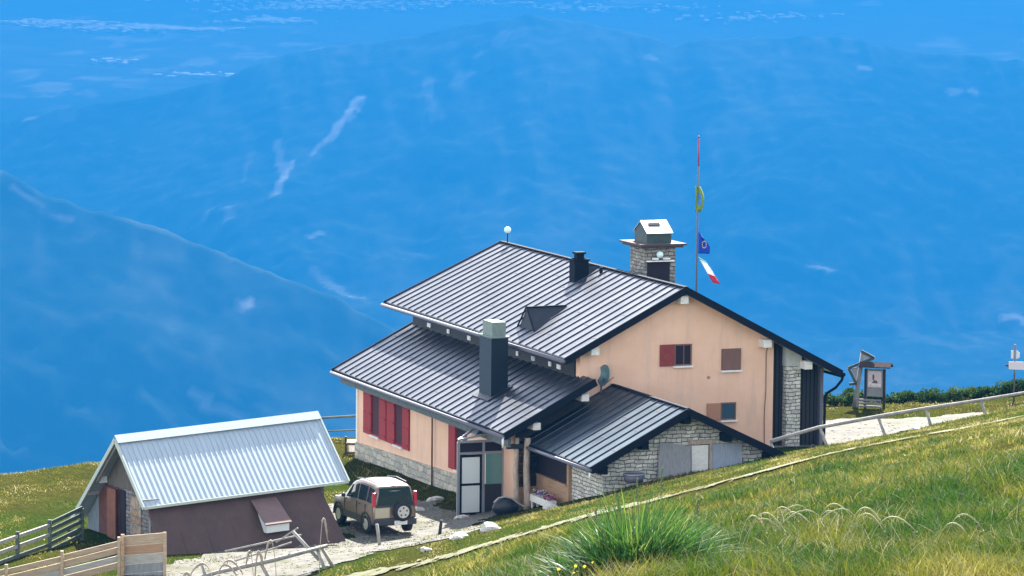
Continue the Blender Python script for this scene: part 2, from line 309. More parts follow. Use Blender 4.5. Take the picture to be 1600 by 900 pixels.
M['mount']=attr_mix_mat('forested_mountain',[('field_wash',(.26,.26,.19),(.42,.41,.32),.006),('scree',(.36,.35,.34),(.55,.54,.52),.01)],(.024,.045,.040),(.045,.075,.065),.01)
mts=grid_mesh('mountains',X,Y,Z,M['mount'],{'field_wash':field_wash,'scree':rock}); tag(mts,'forested mountain ridges and deep valley fading into blue haze','mountains',kind='structure')
# far settlements: many small pale houses in the bottom of the far valley
rs=np.random.RandomState(4)
def town(cx,cy,rx,ry,n):
    x=cx+rs.randn(n)*rx; y=cy+rs.randn(n)*ry; return np.stack([x,y],1)
T=np.concatenate([town(-1726,14510,95,45,150),town(-1700,14300,90,60,25),town(-1285,14370,110,40,210),town(-1420,14330,110,60,50),town(-939,14880,110,60,110),town(-829,15700,230,220,170),town(-560,15900,260,200,120),town(-200,16000,260,150,70),town(247,15655,120,120,60),town(956,15055,170,120,60),town(600,15600,150,100,30),
   town(-1023,12355,70,30,20),town(-860,12300,60,25,16),town(-1330,12900,60,40,12),town(-100,16600,500,200,80)])
def boxes(P,lo,hi,h0,h1,zf,name,mat_):
    n=len(P);a=rs.rand(n)*1.5;sx_=lo+rs.rand(n)*(hi-lo);sy_=lo+rs.rand(n)*(hi-lo);h=h0+rs.rand(n)*(h1-h0);z=zf(P[:,0],P[:,1])
    v=[];f=[]
    for i in range(n):
        c,s=math.cos(a[i]),math.sin(a[i]);b=len(v)
        for k in (0,1):
            for (p,q) in ((-1,-1),(1,-1),(1,1),(-1,1)):
                px=p*sx_[i]/2;py=q*sy_[i]/2; v.append((P[i,0]+px*c-py*s,P[i,1]+px*s+py*c,z[i]-12+k*(12+h[i])))
        for (p,q,zz) in ((-1,0,h[i]*1.35),(1,0,h[i]*1.35)):
            px=p*sx_[i]/2; v.append((P[i,0]+px*c,P[i,1]+px*s,z[i]+zz))
        f+=[(b,b+1,b+5,b+4),(b+1,b+2,b+6,b+9,b+5),(b+2,b+3,b+7,b+6),(b+3,b,b+4,b+8,b+7),(b+4,b+5,b+9,b+8),(b+6,b+7,b+8,b+9)]
    me=bpy.data.meshes.new(name);me.from_pydata(v,[],f);me.materials.append(mat_);o=bpy.data.objects.new(name,me);col.objects.link(o);return o
M['town']=mat('pale_render_walls',(.88,.86,.82),.8)
tag(boxes(T,12,34,6,12,mount,'far_settlement',M['town']),'distant pale villages scattered over the far valley floor','village',kind='stuff')
# the air between: blue summer haze
hb=MB().box(-4600,4600,-140,19000,-1250,24.5); 
hm=bpy.data.materials.new('blue_haze'); hm.use_nodes=True; N=hm.node_tree.nodes; N.remove(N['Principled BSDF'])
pv=N.new('ShaderNodeVolumePrincipled'); hm.node_tree.links.new(pv.outputs[0],N['Material Output'].inputs['Volume'])
pv.inputs['Color'].default_value=(.0062,.092,.238,1); pv.inputs['Density'].default_value=2.35e-4; pv.inputs['Anisotropy'].default_value=.2
hz=hb.build('haze',hm); tag(hz,'blue haze filling the valley','haze',kind='stuff')
# ---------------------------------------------------------------- the hut
M['stucco']=mat('peach_render',(.86,.55,.385),.9,var=(.78,.475,.32),scale=.9,detail=8,bump=.006,bscale=22,spec=.2,spots=((.70,.45,.33),.5,.62),streak=((.52,.36,.28),(2.2,2.2,.22),.55))
M['white']=mat('white_paint',(.82,.80,.76),.7,var=(.7,.68,.64),scale=6)
M['whitewood']=mat('whitewashed_timber',(.80,.78,.72),.75,var=(.62,.58,.5),scale=8,stretch=(1,1,4))
M['stone']=stone_mat('pale_rubble_stone',(.86,.82,.70),(.52,.50,.44),(.16,.15,.13))
M['stonebase']=stone_mat('base_rubble_stone',(.72,.64,.50),(.42,.40,.35),(.50,.46,.38),size=(.5,.24),warp=.16)
M['darkwood']=mat('tarred_boards',(.010,.010,.016),.7,var=(.022,.018,.018),scale=3,stretch=(6,6,.4),bump=.01)
M['brownwood']=mat('brown_planks',(.42,.26,.15),.75,var=(.30,.18,.10),scale=2.5,stretch=(.6,.6,9),bump=.01)
M['trim']=mat('dark_metal_trim',(.008,.010,.016),.85,0,spec=.12)
M['gutter']=mat('gutter_metal',(.13,.13,.16),.65,.3)
M['red']=mat('red_shutter_paint',(.36,.006,.010),.7,var=(.22,.004,.007),scale=4,stretch=(1,1,6))
M['redbrick']=mat('faded_red_shutter',(.27,.04,.034),.75,var=(.19,.028,.024),scale=6)
M['brownshut']=mat('brown_shutter',(.20,.10,.07),.7,var=(.15,.075,.055),scale=5,stretch=(5,5,.5))
M['orangeshut']=mat('tan_shutter',(.42,.20,.11),.7)
M['redinterior']=mat('dim_red_interior',(.05,.004,.012),.8)  # pane colour standing in for the dim red interior
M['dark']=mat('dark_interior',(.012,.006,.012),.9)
M['glass']=mat('window_glass',(.02,.035,.05),.08,spec=.8)
M['blueglass']=mat('blue_window_glass',(.03,.07,.12),.1,spec=.8)
M['navy']=mat('dark_chimney_cladding',(.006,.014,.024),.45,.3)
M['cap']=mat('concrete_cap',(.20,.25,.21),.85,var=(.15,.19,.17),scale=7)
M['galv']=mat('galvanised_sheet',(.42,.44,.44),.45,.8)
M['greenmetal']=mat('weathered_metal',(.055,.085,.08),.5,.5,var=(.035,.055,.055),scale=6)
M['slate']=mat('slate_flashing',(.018,.022,.032),.55,.2,var=(.01,.013,.02),scale=5)
M['log']=mat('weathered_log',(.50,.40,.31),.85,var=(.28,.21,.16),scale=4,stretch=(5,5,1),bump=.01)
M['globe']=mat('frosted_globe',(.62,.80,.76),.3)
M['porchmetal']=mat('porch_frame_aluminium',(.28,.29,.31),.5,.4)
M['milk']=mat('milk_white_pane',(.62,.66,.64),.4)
M['greenpane']=mat('greenish_pane',(.10,.22,.20),.15,spec=.7)
M['greyboard']=mat('weathered_grey_board',(.30,.30,.29),.85,var=(.2,.2,.205),scale=5,stretch=(5,5,.7))
M['bluegrey']=mat('pale_blue_board',(.36,.40,.46),.85,var=(.26,.29,.34),scale=5,stretch=(5,5,.7))
def roofmat(name,c1,c2,rough,metal,streak):
    m=bpy.data.materials.new(name); m.use_nodes=True; N=m.node_tree.nodes; L=m.node_tree.links; b=N['Principled BSDF']; b.inputs['Metallic'].default_value=metal
    tc=N.new('ShaderNodeTexCoord'); mp=N.new('ShaderNodeMapping'); mp.inputs['Scale'].default_value=streak; L.new(tc.outputs['Object'],mp.inputs[0])
    no=N.new('ShaderNodeTexNoise'); no.inputs['Scale'].default_value=1.6; no.inputs['Detail'].default_value=7; no.inputs['Roughness'].default_value=.65; L.new(mp.outputs[0],no.inputs['Vector'])
    cr=N.new('ShaderNodeValToRGB'); cr.color_ramp.elements[0].position=.3; cr.color_ramp.elements[1].position=.7; cr.color_ramp.elements[0].color=(*c1,1); cr.color_ramp.elements[1].color=(*c2,1); L.new(no.outputs[0],cr.inputs[0]); L.new(cr.outputs[0],b.inputs['Base Color'])
    mr=N.new('ShaderNodeMapRange'); mr.inputs['To Min'].default_value=rough-.07; mr.inputs['To Max'].default_value=rough+.09; L.new(no.outputs[0],mr.inputs[0]); L.new(mr.outputs[0],b.inputs['Roughness']); return m
M['roof']=roofmat('dark_seamed_metal',(.088,.096,.115),(.150,.158,.178),.42,.96,(.35,1.7,1))
M['seam']=mat('seam_edge',(.06,.06,.08),.5,.5)
M['roofwing']=roofmat('wing_seamed_metal',(.07,.10,.125),(.12,.155,.18),.40,.94,(.35,1.7,1))
HUT=empty('mountain_hut',(HX,HY,0),A,'peach mountain hut with seamed metal roofs, red shutters and stone chimney','hut')
TP=.5212
def seams(m,a0,a1,b0,b1,n,w_=.03,h=.045,n0=0):
    """ribs from eave line a0-a1 up to ridge line b0-b1"""
    a0,a1,b0,b1=map(Vector,(a0,a1,b0,b1))
    for i in range(n+1):
        t=i/n; p=a0.lerp(a1,t); q=b0.lerp(b1,t); nrm=(a1-a0).cross(b0-a0).normalized(); nrm=nrm if nrm.z>0 else -nrm
        m.bar(p+nrm*(h/2-.004),q+nrm*(h/2-.004),w_,h,up=nrm)
        if i<n:
            f_=(i*.377+.21)%1*.8+.1; p2=a0.lerp(a1,(i+1)/n); q2=b0.lerp(b1,(i+1)/n); m.bar(p.lerp(q,f_)+nrm*.003,p2.lerp(q2,f_)+nrm*.003,.05,.008,up=nrm)
    return m
def roof_part(name,quads,th,matl,parent,nseam,rib_h=.045):
    """quads: (eave0, eave1, ridge1, ridge0)"""
    m=MB()
    for q in quads: m.slab(q,th)
    o=m.build(name,M[matl],parent)
    s=MB()
    for q,n in zip(quads,nseam): seams(s,q[0],q[1],q[3],q[2],n,h=rib_h)
    r=s.build('seam_ribs',M['seam'],o); return o
RT=.07
qL=[(-4.42,0,5.64),(-4.42,19.05,5.64),(0,18.1,7.94),(0,0,7.94)]; qR=[(6.0,0,4.81),(6.0,18.4,4.81),(.0,18.1,7.94),(.0,0,7.94)]
main_roof=roof_part('main_roof',[qL,qR],RT,'roof',HUT,[29,28])
m=MB()   # dark edging of the rakes and the ridge
for a,b in (((-4.46,-.03,5.55),(0,-.03,7.87)),((6.03,-.03,4.74),(0,-.03,7.87)),((-4.46,19.1,5.55),(0,18.13,7.87)),((6.03,18.45,4.74),(0,18.13,7.87))):
    m.bar(a,b,.06,.24)
m.bar((0,-.02,7.97),(0,18.12,7.97),.16,.05); m.bar((-4.45,-.03,5.52),(-4.45,19.1,5.52),.05,.2); m.bar((6.03,-.03,4.70),(6.03,18.4,4.70),.05,.2)
m.build('rake_trim',M['trim'],main_roof)
m=MB().slab([(-4.35,.06,5.58),(-4.35,18.9,5.58),(-.05,18.0,7.80),(-.05,.06,7.80)],.03); m.slab([(5.9,.06,4.76),(5.9,18.3,4.76),(.05,18.0,7.80),(.05,.06,7.80)],.03)
m.build('soffit',mat('soffit_boards',(.60,.58,.55),.8),main_roof)
m=MB().tube([(-4.53,-.05,5.53),(-4.53,19.2,5.50)],.075,8); m.build('gutter',M['gutter'],main_roof,True)
m=MB().tube([(6.10,-.05,4.70),(6.10,18.4,4.68)],.075,8); m.build('gutter',M['trim'],main_roof,True)
def rz(u): return 7.94-(abs(u))*TP-.12
# walls
m=MB().prism([(-3.72,-1.2),(3.62,.6),(3.62,rz(3.62)),(0,rz(0)),(-3.72,rz(-3.72))],1,.5,17.7)
wall=m.build('wall',M['stucco'],HUT)
MB().box(-3.78,-3.725,.86,17.72,4.2,5.86).build('upper_boarding',M['darkwood'],wall)
for i in range(13):
    d=1.7+i*1.28; MB().box(-4.15,-3.785,d,d+.10,5.52,5.62).build('rafter_end',M['darkwood'],HUT)
for (d,w_) in ((2.1,.32),(3.0,.22),(4.6,.30),(6.2,.22),(11.2,.3),(13.5,.22),(15.6,.35)):
    MB().box(-3.83,-3.785,d,d+w_,4.98,5.14).build('clerestory_window',M['white'],HUT)
# right bay: boards, stone pillar, boards, corner post
m=MB().prism([(3.62,.6),(5.5,1.0),(5.5,rz(5.5)),(3.62,rz(3.62))],1,.8,17.6); bay=m.build('wood_bay',M['darkwood'],HUT)
m=MB()
for i in range(3): m.box(3.66+i*.16,3.67+i*.16+.012,.785,.80,1,5.9)
for i in range(5): m.box(4.72+i*.155,4.73+i*.155+.012,.785,.80,1,5.3)
m.build('board_joints',M['trim'],bay)
MB().prism([(4.13,1.2),(4.67,1.2),(4.67,5.0),(4.13,5.0)],1,.48,1.05).build('stone_pillar',M['stone'],HUT)
MB().prism([(4.10,5.0),(4.70,5.0),(4.70,rz(4.70)),(4.10,rz(4.10))],1,.46,1.04).build('pillar_head',mat('grey_plaster',(.50,.49,.45),.9,var=(.4,.39,.36),scale=4),HUT)
MB().box(5.5,5.62,.6,.85,1.2,rz(5.62)).build('corner_post',M['gutter'],HUT)
for (u,z) in ((0,7.52),(-3.32,5.84),(3.2,5.88),(4.78,5.06)):
    MB().box(u-.15,u+.15,.06,.6,z-.14,z+.14).build('purlin_end',M['whitewood'],HUT,bevel=.01)
def window(u0,u1,z0,z1,d,pane,frame=None,sill=True,axis=1,out=-1,fw=.05,cross=False):
    """window in a wall of constant d (axis=1) or constant u (axis=0)"""
    def B(m,a0,a1,z0_,z1_,t0,t1):
        t0,t1=sorted((d+out*t0,d+out*t1))
        return m.box(a0,a1,t0,t1,z0_,z1_) if axis==1 else m.box(t0,t1,a0,a1,z0_,z1_)
    m=MB(); B(m,u0-fw,u1+fw,z0-fw,z0,-.02,.035);B(m,u0-fw,u1+fw,z1,z1+fw,-.02,.035);B(m,u0-fw,u0,z0,z1,-.02,.034);B(m,u1,u1+fw,z0,z1,-.02,.034)
    if cross: B(m,(u0+u1)/2-.02,(u0+u1)/2+.02,z0,z1,-.02,.02)
    o=m.build('window',M[frame or 'brownshut'],HUT)
    B(MB(),u0,u1,z0,z1,-.01,.006).build('pane',M[pane],o)
    if sill: B(MB(),u0-.08,u1+.08,z0-fw-.06,z0-fw,-.02,.12).build('sill',M['white'],o)
    return o,B
w1,B=window(-.14,.42,5.22,5.88,.5,'dark','brownshut'); B(MB(),-.74,-.19,5.17,5.93,.012,.05).build('shutter',M['redbrick'],w1,bevel=.006)
B(MB(),.16,.19,5.22,5.88,.006,.02).build('glazing_bar',M['brownshut'],w1)
w2,B=window(1.66,2.3,5.0,5.66,.5,'dark','brownshut'); B(MB(),1.63,2.33,4.97,5.69,.036,.07).build('shutter',M['brownshut'],w2,bevel=.006)
w3,B=window(1.66,2.14,3.24,3.76,.5,'blueglass','brownshut'); B(MB(),1.08,1.6,3.2,3.8,.012,.05).build('shutter',M['orangeshut'],w3,bevel=.006)
MB().ball((1.13,.49,4.72),.06,sc=(1,.3,1)).build('wall_vent',M['brownwood'],HUT,True)
MB().tube([(3.42,.47,5.9),(3.32,.47,5.5),(3.33,.47,4.2),(3.28,.47,3.3),(3.31,.47,2.0)],.014,6).build('lightning_cable',M['brownshut'],HUT)
MB().tube([(6.10,.02,4.66),(6.08,.05,4.5),(5.92,.2,4.22),(5.74,.5,4.0),(5.70,.62,3.85),(5.69,.64,1.6)],.05,8).build('downpipe',M['trim'],HUT,True)
# things on the main roof
zr=lambda u: 7.94+u*TP
m=MB(); m.box(-1.05,-.5,7.75,8.3,zr(-1.05)-.1,8.25); m.box(-.92,-.63,7.88,8.17,8.25,8.42); m.box(-.97,-.58,7.83,8.22,8.42,8.5); m.box(-1.09,-.46,7.71,8.34,8.19,8.25)
stack=m.build('stove_chimney',M['trim'],HUT,bevel=.012)
MB().add([(-.5,7.75,zr(-.5)),(-.5,8.3,zr(-.5)),(-.05,7.9,zr(-.05)+.03),(-.5,8.02,zr(-.5)+.32)],[(0,1,3),(1,2,3),(0,3,2),(0,2,1)]).build('flashing',M['slate'],stack)
MB().tube([(-.28,7.1,zr(-.28)),(-.28,7.1,zr(-.28)+.22)],.07,8).build('vent_pipe',M['trim'],main_roof)
b0=zr(-3.72)
m=MB().add([(-3.72,4.85,b0),(-3.72,6.4,b0),(-3.72,5.62,b0+.78),(-2.2,5.62,zr(-2.2)+.01),(-3.85,4.8,b0-.02),(-3.85,6.45,b0-.02)],[(0,2,1),(0,3,2),(1,2,3),(0,1,3)])
dm=m.build('roof_dormer',M['slate'],HUT)
m=MB().bar((-3.74,5.62,b0+.80),(-2.2,5.62,zr(-2.2)+.03),.06,.04); m.bar((-3.76,4.8,b0+.03),(-3.74,5.62,b0+.82),.05,.04); m.bar((-3.76,6.45,b0+.03),(-3.74,5.62,b0+.82),.05,.04); m.build('hip_edge',M['trim'],dm)
MB().tube([(0,17.45,7.95),(0,17.45,8.36)],.02,6).build('lamp_post',M['trim'],HUT)
MB().ball((0,17.45,8.47),.135,16,10).build('globe',M['globe'],HUT,True)
# great stone chimney
m=MB().box(.82,2.0,5.6,7.0,6.6,8.82); ch=m.build('stone_chimney',stone_mat('chimney_rubble',(.42,.39,.33),(.22,.205,.18),(.10,.09,.08)),HUT)
m=MB().box(.6,2.22,5.38,7.22,8.82,8.90); m.box(.5,2.32,5.28,7.32,8.90,8.97); m.build('ledge',mat('chimney_slab',(.085,.06,.06),.85,var=(.05,.035,.035),scale=6),ch)
m=MB().box(.93,1.89,5.72,6.88,8.97,9.33); m.build('hood',M['greenmetal'],ch)
m=MB().prism([(5.70,9.33),(6.3,9.70),(6.9,9.33)],0,.93,1.89); m.build('hood_gable',M['greenmetal'],ch)
m=MB().slab([(.9,5.64,9.34),(1.92,5.64,9.34),(1.92,6.3,9.75),(.9,6.3,9.75)],.03); m.slab([(.9,6.96,9.34),(1.92,6.96,9.34),(1.92,6.3,9.75),(.9,6.3,9.75)],.03); m.build('hood_roof',M['galv'],ch)
sv=Vector((0,.66,.41)).normalized(); c=Vector((1.36,6.08,9.635)); m=MB().bar(c-Vector((.22,0,0)),c+Vector((.22,0,0)),.14,.03,up=(0,-.41,.66)); m.build('hood_slot',M['dark'],ch)
MB().box(.9,1.78,5.575,5.6,7.3,8.3).build('flue_opening_shade',M['dark'],ch)  # dark sheet painted in place of the shaded chimney opening
m=MB().box(.86,1.9,5.40,5.6,8.32,8.36); m.box(1.05,1.25,5.36,5.5,8.4,8.46); m.box(1.45,1.7,5.36,5.5,8.4,8.46); m.build('bracket',M['white'],ch)
MB().ball((1.32,5.42,8.58),.125,14,10).build('globe',M['globe'],ch,True)
# annex along the left side
aq=[(-6.907,-.69,3.23),(-6.907,17.9,3.23),(-3.60,17.9,3.23+3.307*TP),(-3.60,-.69,3.23+3.307*TP)]
annex=roof_part('annex_roof',[aq],RT,'roof',HUT,[29])
m=MB()
for d in (-.72,17.93): m.bar((-6.95,d,3.13),(-3.6,d,3.13+3.35*TP),.06,.25)
m.bar((-6.93,-.7,3.12),(-6.93,17.93,3.12),.05,.2); m.build('rake_trim',M['trim'],annex)
MB().slab([(-6.8,-.6,3.15),(-6.8,17.8,3.15),(-3.7,17.8,4.76),(-3.7,-.6,4.76)],.04).build('soffit',mat('grey_soffit',(.17,.185,.20),.8,var=(.11,.12,.14),scale=4,stretch=(1,4,1)),annex)
MB().box(-6.72,-6.62,-.5,17.7,2.72,3.0).build('eave_beam',mat('grey_eave_beam',(.13,.15,.15),.8,var=(.07,.085,.09),scale=3,stretch=(1,1,6)),annex)
MB().tube([(-7.0,-.75,3.11),(-7.0,18.0,3.08)],.07,8).build('gutter',M['gutter'],annex,True)
MB().tube([(-7.0,-.72,3.1),(-7.0,-.72,2.75)],.04,8).build('gutter_spout',M['white'],annex,True)
m=MB().prism([(-6.1,-.6),(-3.6,-.6),(-3.6,4.6),(-6.1,3.42)],1,.45,17.5); aw=m.build('annex_wall',M['stucco'],HUT)
m=MB().prism([(-6.17,-.7),(-5.9,-.7),(-5.9,.9),(-6.17,.9)],1,2.2,17.56)
mm=MB().hexa([(-6.17,2.2,-.7),(-5.95,2.2,-.7),(-5.95,17.57,-.9),(-6.17,17.57,-.9),(-6.17,2.2,.92),(-5.95,2.2,.92),(-5.95,17.57,.42),(-6.17,17.57,.42)]); mm.build('stone_base',M['stonebase'],aw)
m=MB().box(-6.14,-5.95,17.38,17.54,.42,3.3); m.build('corner_trim',M['white'],aw)
MB().prism([(-6.1,1.2),(-3.6,1.2),(-3.6,4.65),(-6.1,3.42)],1,.36,.449).build('annex_end_boards',M['darkwood'],HUT)
for (u,z) in ((-5.72,3.42),(-3.95,4.34)):
    MB().box(u-.14,u+.14,-.62,.4,z-.13,z+.12).build('purlin_end',M['whitewood'],HUT,bevel=.01)
MB().tube([(-6.86,8.6,3.12),(-6.16,8.6,2.9),(-6.22,8.6,2.7),(-6.22,8.6,.0)],.035,8).build('downpipe',M['brownshut'],HUT,True)
for (d0,d1) in ((13.98,16.62),(11.36,13.86)):
    w_=d1-d0; wn,B=window(d0+.62*w_*.5,d1-.36*w_,1.0,2.50,-6.1,'redinterior','red',axis=0)
    for (a,b,k) in ((d1-.36*w_+.04,d1,.06),(d0,d0+.31*w_-.04,.06)):
        s=B(MB(),a,b,.92,2.56,.012,k)
        for z in (1.05,1.7,2.38): B(s,a+.05,b-.05,z,z+.07,k+.001,k+.022)
        s.build('shutter',M['red'],wn)
wn,B=window(5.3,6.3,1.0,2.50,-6.1,'dark','red',axis=0); B(MB(),6.36,7.05,.92,2.56,.012,.06).build('shutter',M['red'],wn,bevel=.006)
# chimney of the annex
m=MB().box(-5.75,-5.12,3.8,5.0,3.5,5.95); c2=m.build('clad_chimney',M['navy'],HUT)
m=MB().box(-5.80,-5.07,3.75,5.05,5.95,6.0); m.box(-5.69,-5.18,3.88,4.85,6.0,6.5); m.build('chimney_cap',M['cap'],c2)
m=MB().slab([(-5.95,3.6,3.23+.957*TP+.05),(-5.95,5.2,3.23+.957*TP+.05),(-5.0,5.2,3.23+1.907*TP+.05),(-5.0,3.6,3.23+1.907*TP+.05)],.03); m.build('flashing',M['slate'],c2)
# front wing of rubble stone
rw=[(-5.92,-6.13,2.80),(-5.92,.48,2.80),(-2.50,.48,4.58),(-2.50,-6.13,4.58)]; rw2=[(1.15,-6.13,2.86),(1.15,.48,2.86),(-2.50,.48,4.58),(-2.50,-6.13,4.58)]
wing=roof_part('wing_roof',[rw,rw2],RT,'roofwing',HUT,[11,11],.045)
m=MB()
m.bar((-5.96,-6.16,2.70),(-2.5,-6.16,4.50),.06,.25); m.bar((1.2,-6.16,2.76),(-2.5,-6.16,4.50),.06,.25); m.bar((-5.94,-6.16,2.70),(-5.94,.4,2.70),.05,.18); m.bar((1.18,-6.16,2.76),(1.18,.4,2.76),.05,.2); m.bar((-2.5,-6.1,4.61),(-2.5,.48,4.61),.14,.05)
m.build('rake_trim',M['trim'],wing)
MB().tube([(-6.0,-6.2,2.70),(-6.0,.4,2.67)],.065,8).build('gutter',M['gutter'],wing,True)
MB().tube([(-6.0,-6.15,2.68),(-6.0,-6.15,2.4)],.035,8).build('gutter_spout',M['white'],wing,True)
wz=lambda u: (4.58+(u+2.5)*TP if u<-2.5 else 4.58-(u+2.5)*.471)-.1
m=MB().prism([(-5.3,-.5),(.7,.8),(.7,wz(.7)),(-2.5,wz(-2.5)),(-5.3,wz(-5.3))],1,-5.6,-2.8); ws=m.build('stone_wing',M['stone'],HUT)
MB().prism([(-4.9,.5),(.7,1.5),(.7,wz(.7)),(-2.5,wz(-2.5)),(-4.9,wz(-4.9))],1,-2.8,.47).build('wing_core',M['darkwood'],HUT)
for (u,z) in ((-2.5,4.24),(-4.0,3.44),(-5.45,2.68),(-1.0,3.58),(.55,2.86)):
    MB().box(u-.13,u+.13,-6.05,-5.5,z-.15,z+.12).build('purlin_end',M['trim'],HUT)
m=MB().hexa([(-3.5,-5.95,1.7),(-2.3,-5.95,1.9),(-2.3,-5.9,1.9),(-3.5,-5.9,1.7),(-3.32,-5.68,3.48),(-2.2,-5.68,3.28),(-2.2,-5.64,3.28),(-3.32,-5.64,3.48)]); m.build('leaning_panel',M['greyboard'],HUT)
m=MB().box(-2.16,-1.56,-5.68,-5.6,2.3,3.30); hd=m.build('wing_door',M['whitewood'],HUT); 
MB().box(-2.25,-1.3,-5.70,-5.6,3.34,3.48).build('door_lintel',M['log'],hd)
MB().box(-1.42,-.32,-5.67,-5.6,2.3,3.32).build('wall_board',M['bluegrey'],HUT)
m=MB().box(-1.52,-1.44,-5.72,-5.6,2.2,3.34); m.build('door_post',M['log'],hd)
# plank-sided shelter between wing and annex
m=MB(); 
for i in range(5): m.box(-5.34,-5.28,-2.74,.86,.36+i*.25,.36+i*.25+.242)
m.box(-5.34,-5.28,-2.74,-2.45,1.61,2.5); m.box(-5.34,-5.28,.95,1.35,.36,2.5)
pk=m.build('plank_wall',M['brownwood'],HUT)
MB().box(-5.37,-5.25,-2.45,.86,1.60,1.65).build('window_ledge',M['brownwood'],pk)
MB().box(-5.24,-5.2,-2.7,.8,.0,2.3).build('recess_shade',M['dark'],pk)  # dark sheet standing in for the shade behind the planks
m=MB().box(-5.42,-5.26,-2.82,-2.7,.0,2.62); m.build('corner_post',M['brownwood'],pk)
m=MB().box(-5.44,-5.26,.86,1.0,.0,2.62); m.build('corner_post',M['brownwood'],pk)
MB().box(-6.0,-5.3,.36,.45,.0,2.9).build('porch_back_boards',M['brownwood'],HUT)
for (u,d,r) in ((-6.33,-.25,.11),(-5.98,-.38,.13)):
    MB().tube([(u,d,.1),(u+.02,d,1.0),(u-.02,d,1.9),(u+.01,d,3.0)],[r,r*.93,r*.88,r*.85],10).build('log_post',M['log'],HUT,True)
MB().bar((-6.7,-.3,2.72),(-5.2,-.3,2.72),.14,.16).build('porch_beam',M['darkwood'],HUT)
# glazed entrance porch
PO=MB(); 
def fr(m,u,d,z0,z1,w_=.09): return m.box(u-w_/2,u+w_/2,d-w_/2,d+w_/2,z0,z1)
for (u,d,h) in ((-7.76,1.6,2.66),(-6.84,1.6,2.62),(-6.12,1.6,2.75)): fr(PO,u,d,.0,h)
for z in (2.22,2.62): PO.box(-7.76,-6.12,1.56,1.64,z,z+.08);
PO.box(-7.76,-6.1,1.56,1.64,.02,.10); PO.bar((-7.76,1.6,2.68),(-6.1,2.4,2.98),.07,.07)
porch=PO.build('entrance_porch',M['porchmetal'],HUT)
m=MB()
for (a,b) in (((-7.78,1.55,2.74),(-6.95,2.5,2.92)),((-7.78,1.55,2.74),(-6.1,1.6,3.0)),((-7.2,1.56,2.84),(-6.5,2.5,3.0)),((-6.95,2.5,2.92),(-6.1,2.5,3.08))): m.bar(a,b,.06,.07)
m.build('porch_roof_frame',M['porchmetal'],porch)
m=MB(); m.box(-7.70,-6.90,1.555,1.60,.10,.19);m.box(-7.70,-6.90,1.555,1.60,1.13,1.21);m.box(-7.70,-6.90,1.555,1.60,2.12,2.21);m.box(-7.70,-7.64,1.555,1.60,.19,2.12);m.box(-6.98,-6.90,1.555,1.60,.19,2.12); dr=m.build('door_frame',M['trim'],porch)
MB().box(-7.64,-6.98,1.57,1.59,.19,1.13).build('lower_door_panel',M['milk'],porch); MB().box(-7.64,-6.98,1.57,1.59,1.21,2.12).build('upper_door_panel',M['milk'],porch)
MB().box(-6.90,-6.87,1.50,1.555,1.05,1.2).build('door_handle',M['galv'],porch)
MB().box(-6.75,-6.16,1.58,1.60,1.15,2.22).build('side_pane',M['greenpane'],porch); MB().box(-6.79,-6.13,1.57,1.61,.1,1.15).build('side_panel',M['darkwood'],porch)
MB().box(-7.70,-6.16,1.59,1.61,2.3,2.62).build('fanlight',M['dark'],porch)
# satellite dish on the gable
SDH=empty('satellite_dish',hut(-2.93,.25,4.97),A,'teal grey satellite dish fixed beside the small roof below the gable','satellite dish')
v=[];f=[];n=18
for i in range(5):
    for k in range(n):
        r=.38*i/4; t=2*math.pi*k/n; v.append((r*math.cos(t)*.9,-.14*(1-(i/4)**2),r*math.sin(t)))
for i in range(4):
    for k in range(n): f.append((i*n+k,i*n+(k+1)%n,(i+1)*n+(k+1)%n,(i+1)*n+k))
o=MB().add(v,f).build('dish',mat('dish_paint',(.10,.20,.21),.5,.1,var=(.07,.15,.165),scale=5),SDH,True); so_=o.modifiers.new('s','SOLIDIFY'); so_.thickness=.02; o.rotation_euler=(R(12),0,R(104))
MB().tube([(0,0,-.1),(-.05,.1,-.4),(-.05,.1,-.62)],.035,8).build('mast',M['gutter'],SDH); MB().tube([(0,0,-.35),(.3,-.18,-.05)],.015,6).build('feed_arm',M['gutter'],SDH)
# ---------------------------------------------------------------- the shed
M['shedroof']=roofmat('pale_trapezoid_sheet',(.33,.40,.45),(.41,.48,.53),.55,.3,(6,.5,1))
M['brownsheet']=mat('brown_sheet_metal',(.080,.042,.033),.7,.0,var=(.045,.026,.022),scale=.8,detail=9,bump=.01,bscale=3,streak=((.12,.07,.05),(3,3,.5),.4))
M['brownlid']=mat('faded_brown_lid',(.17,.10,.09),.6,.1,var=(.13,.075,.07),scale=3)
M['rust']=mat('rusty_door',(.12,.035,.022),.75,var=(.06,.02,.016),scale=3)
M['greywood']=mat('silvery_old_boards',(.30,.29,.28),.9,var=(.16,.16,.165),scale=3,stretch=(5,5,.5),bump=.01)
M['tanwood']=mat('tan_sawn_boards',(.50,.37,.24),.85,var=(.33,.24,.16),scale=2,stretch=(1,1,8),bump=.008)
M['paleboard']=mat('bleached_board',(.46,.43,.36),.85,var=(.30,.28,.24),scale=3,stretch=(1,1,8))
M['darkrail']=mat('mossy_old_rail',(.09,.115,.09),.9,var=(.05,.065,.06),scale=4)
M['rail']=mat('weathered_grey_rail',(.34,.32,.29),.85,var=(.21,.20,.18),scale=5,bump=.006)
SH=empty('stone_shed',(-13.033,126.943,0),.556,'low shed with pale ribbed metal roof and a brown sheet metal flank','shed')
L_=7.615; tl=lambda l: .16*(2*l/L_-1); SR=3.655; ST=.932
def sp(l,n,z): return (l,-n,z+tl(l))
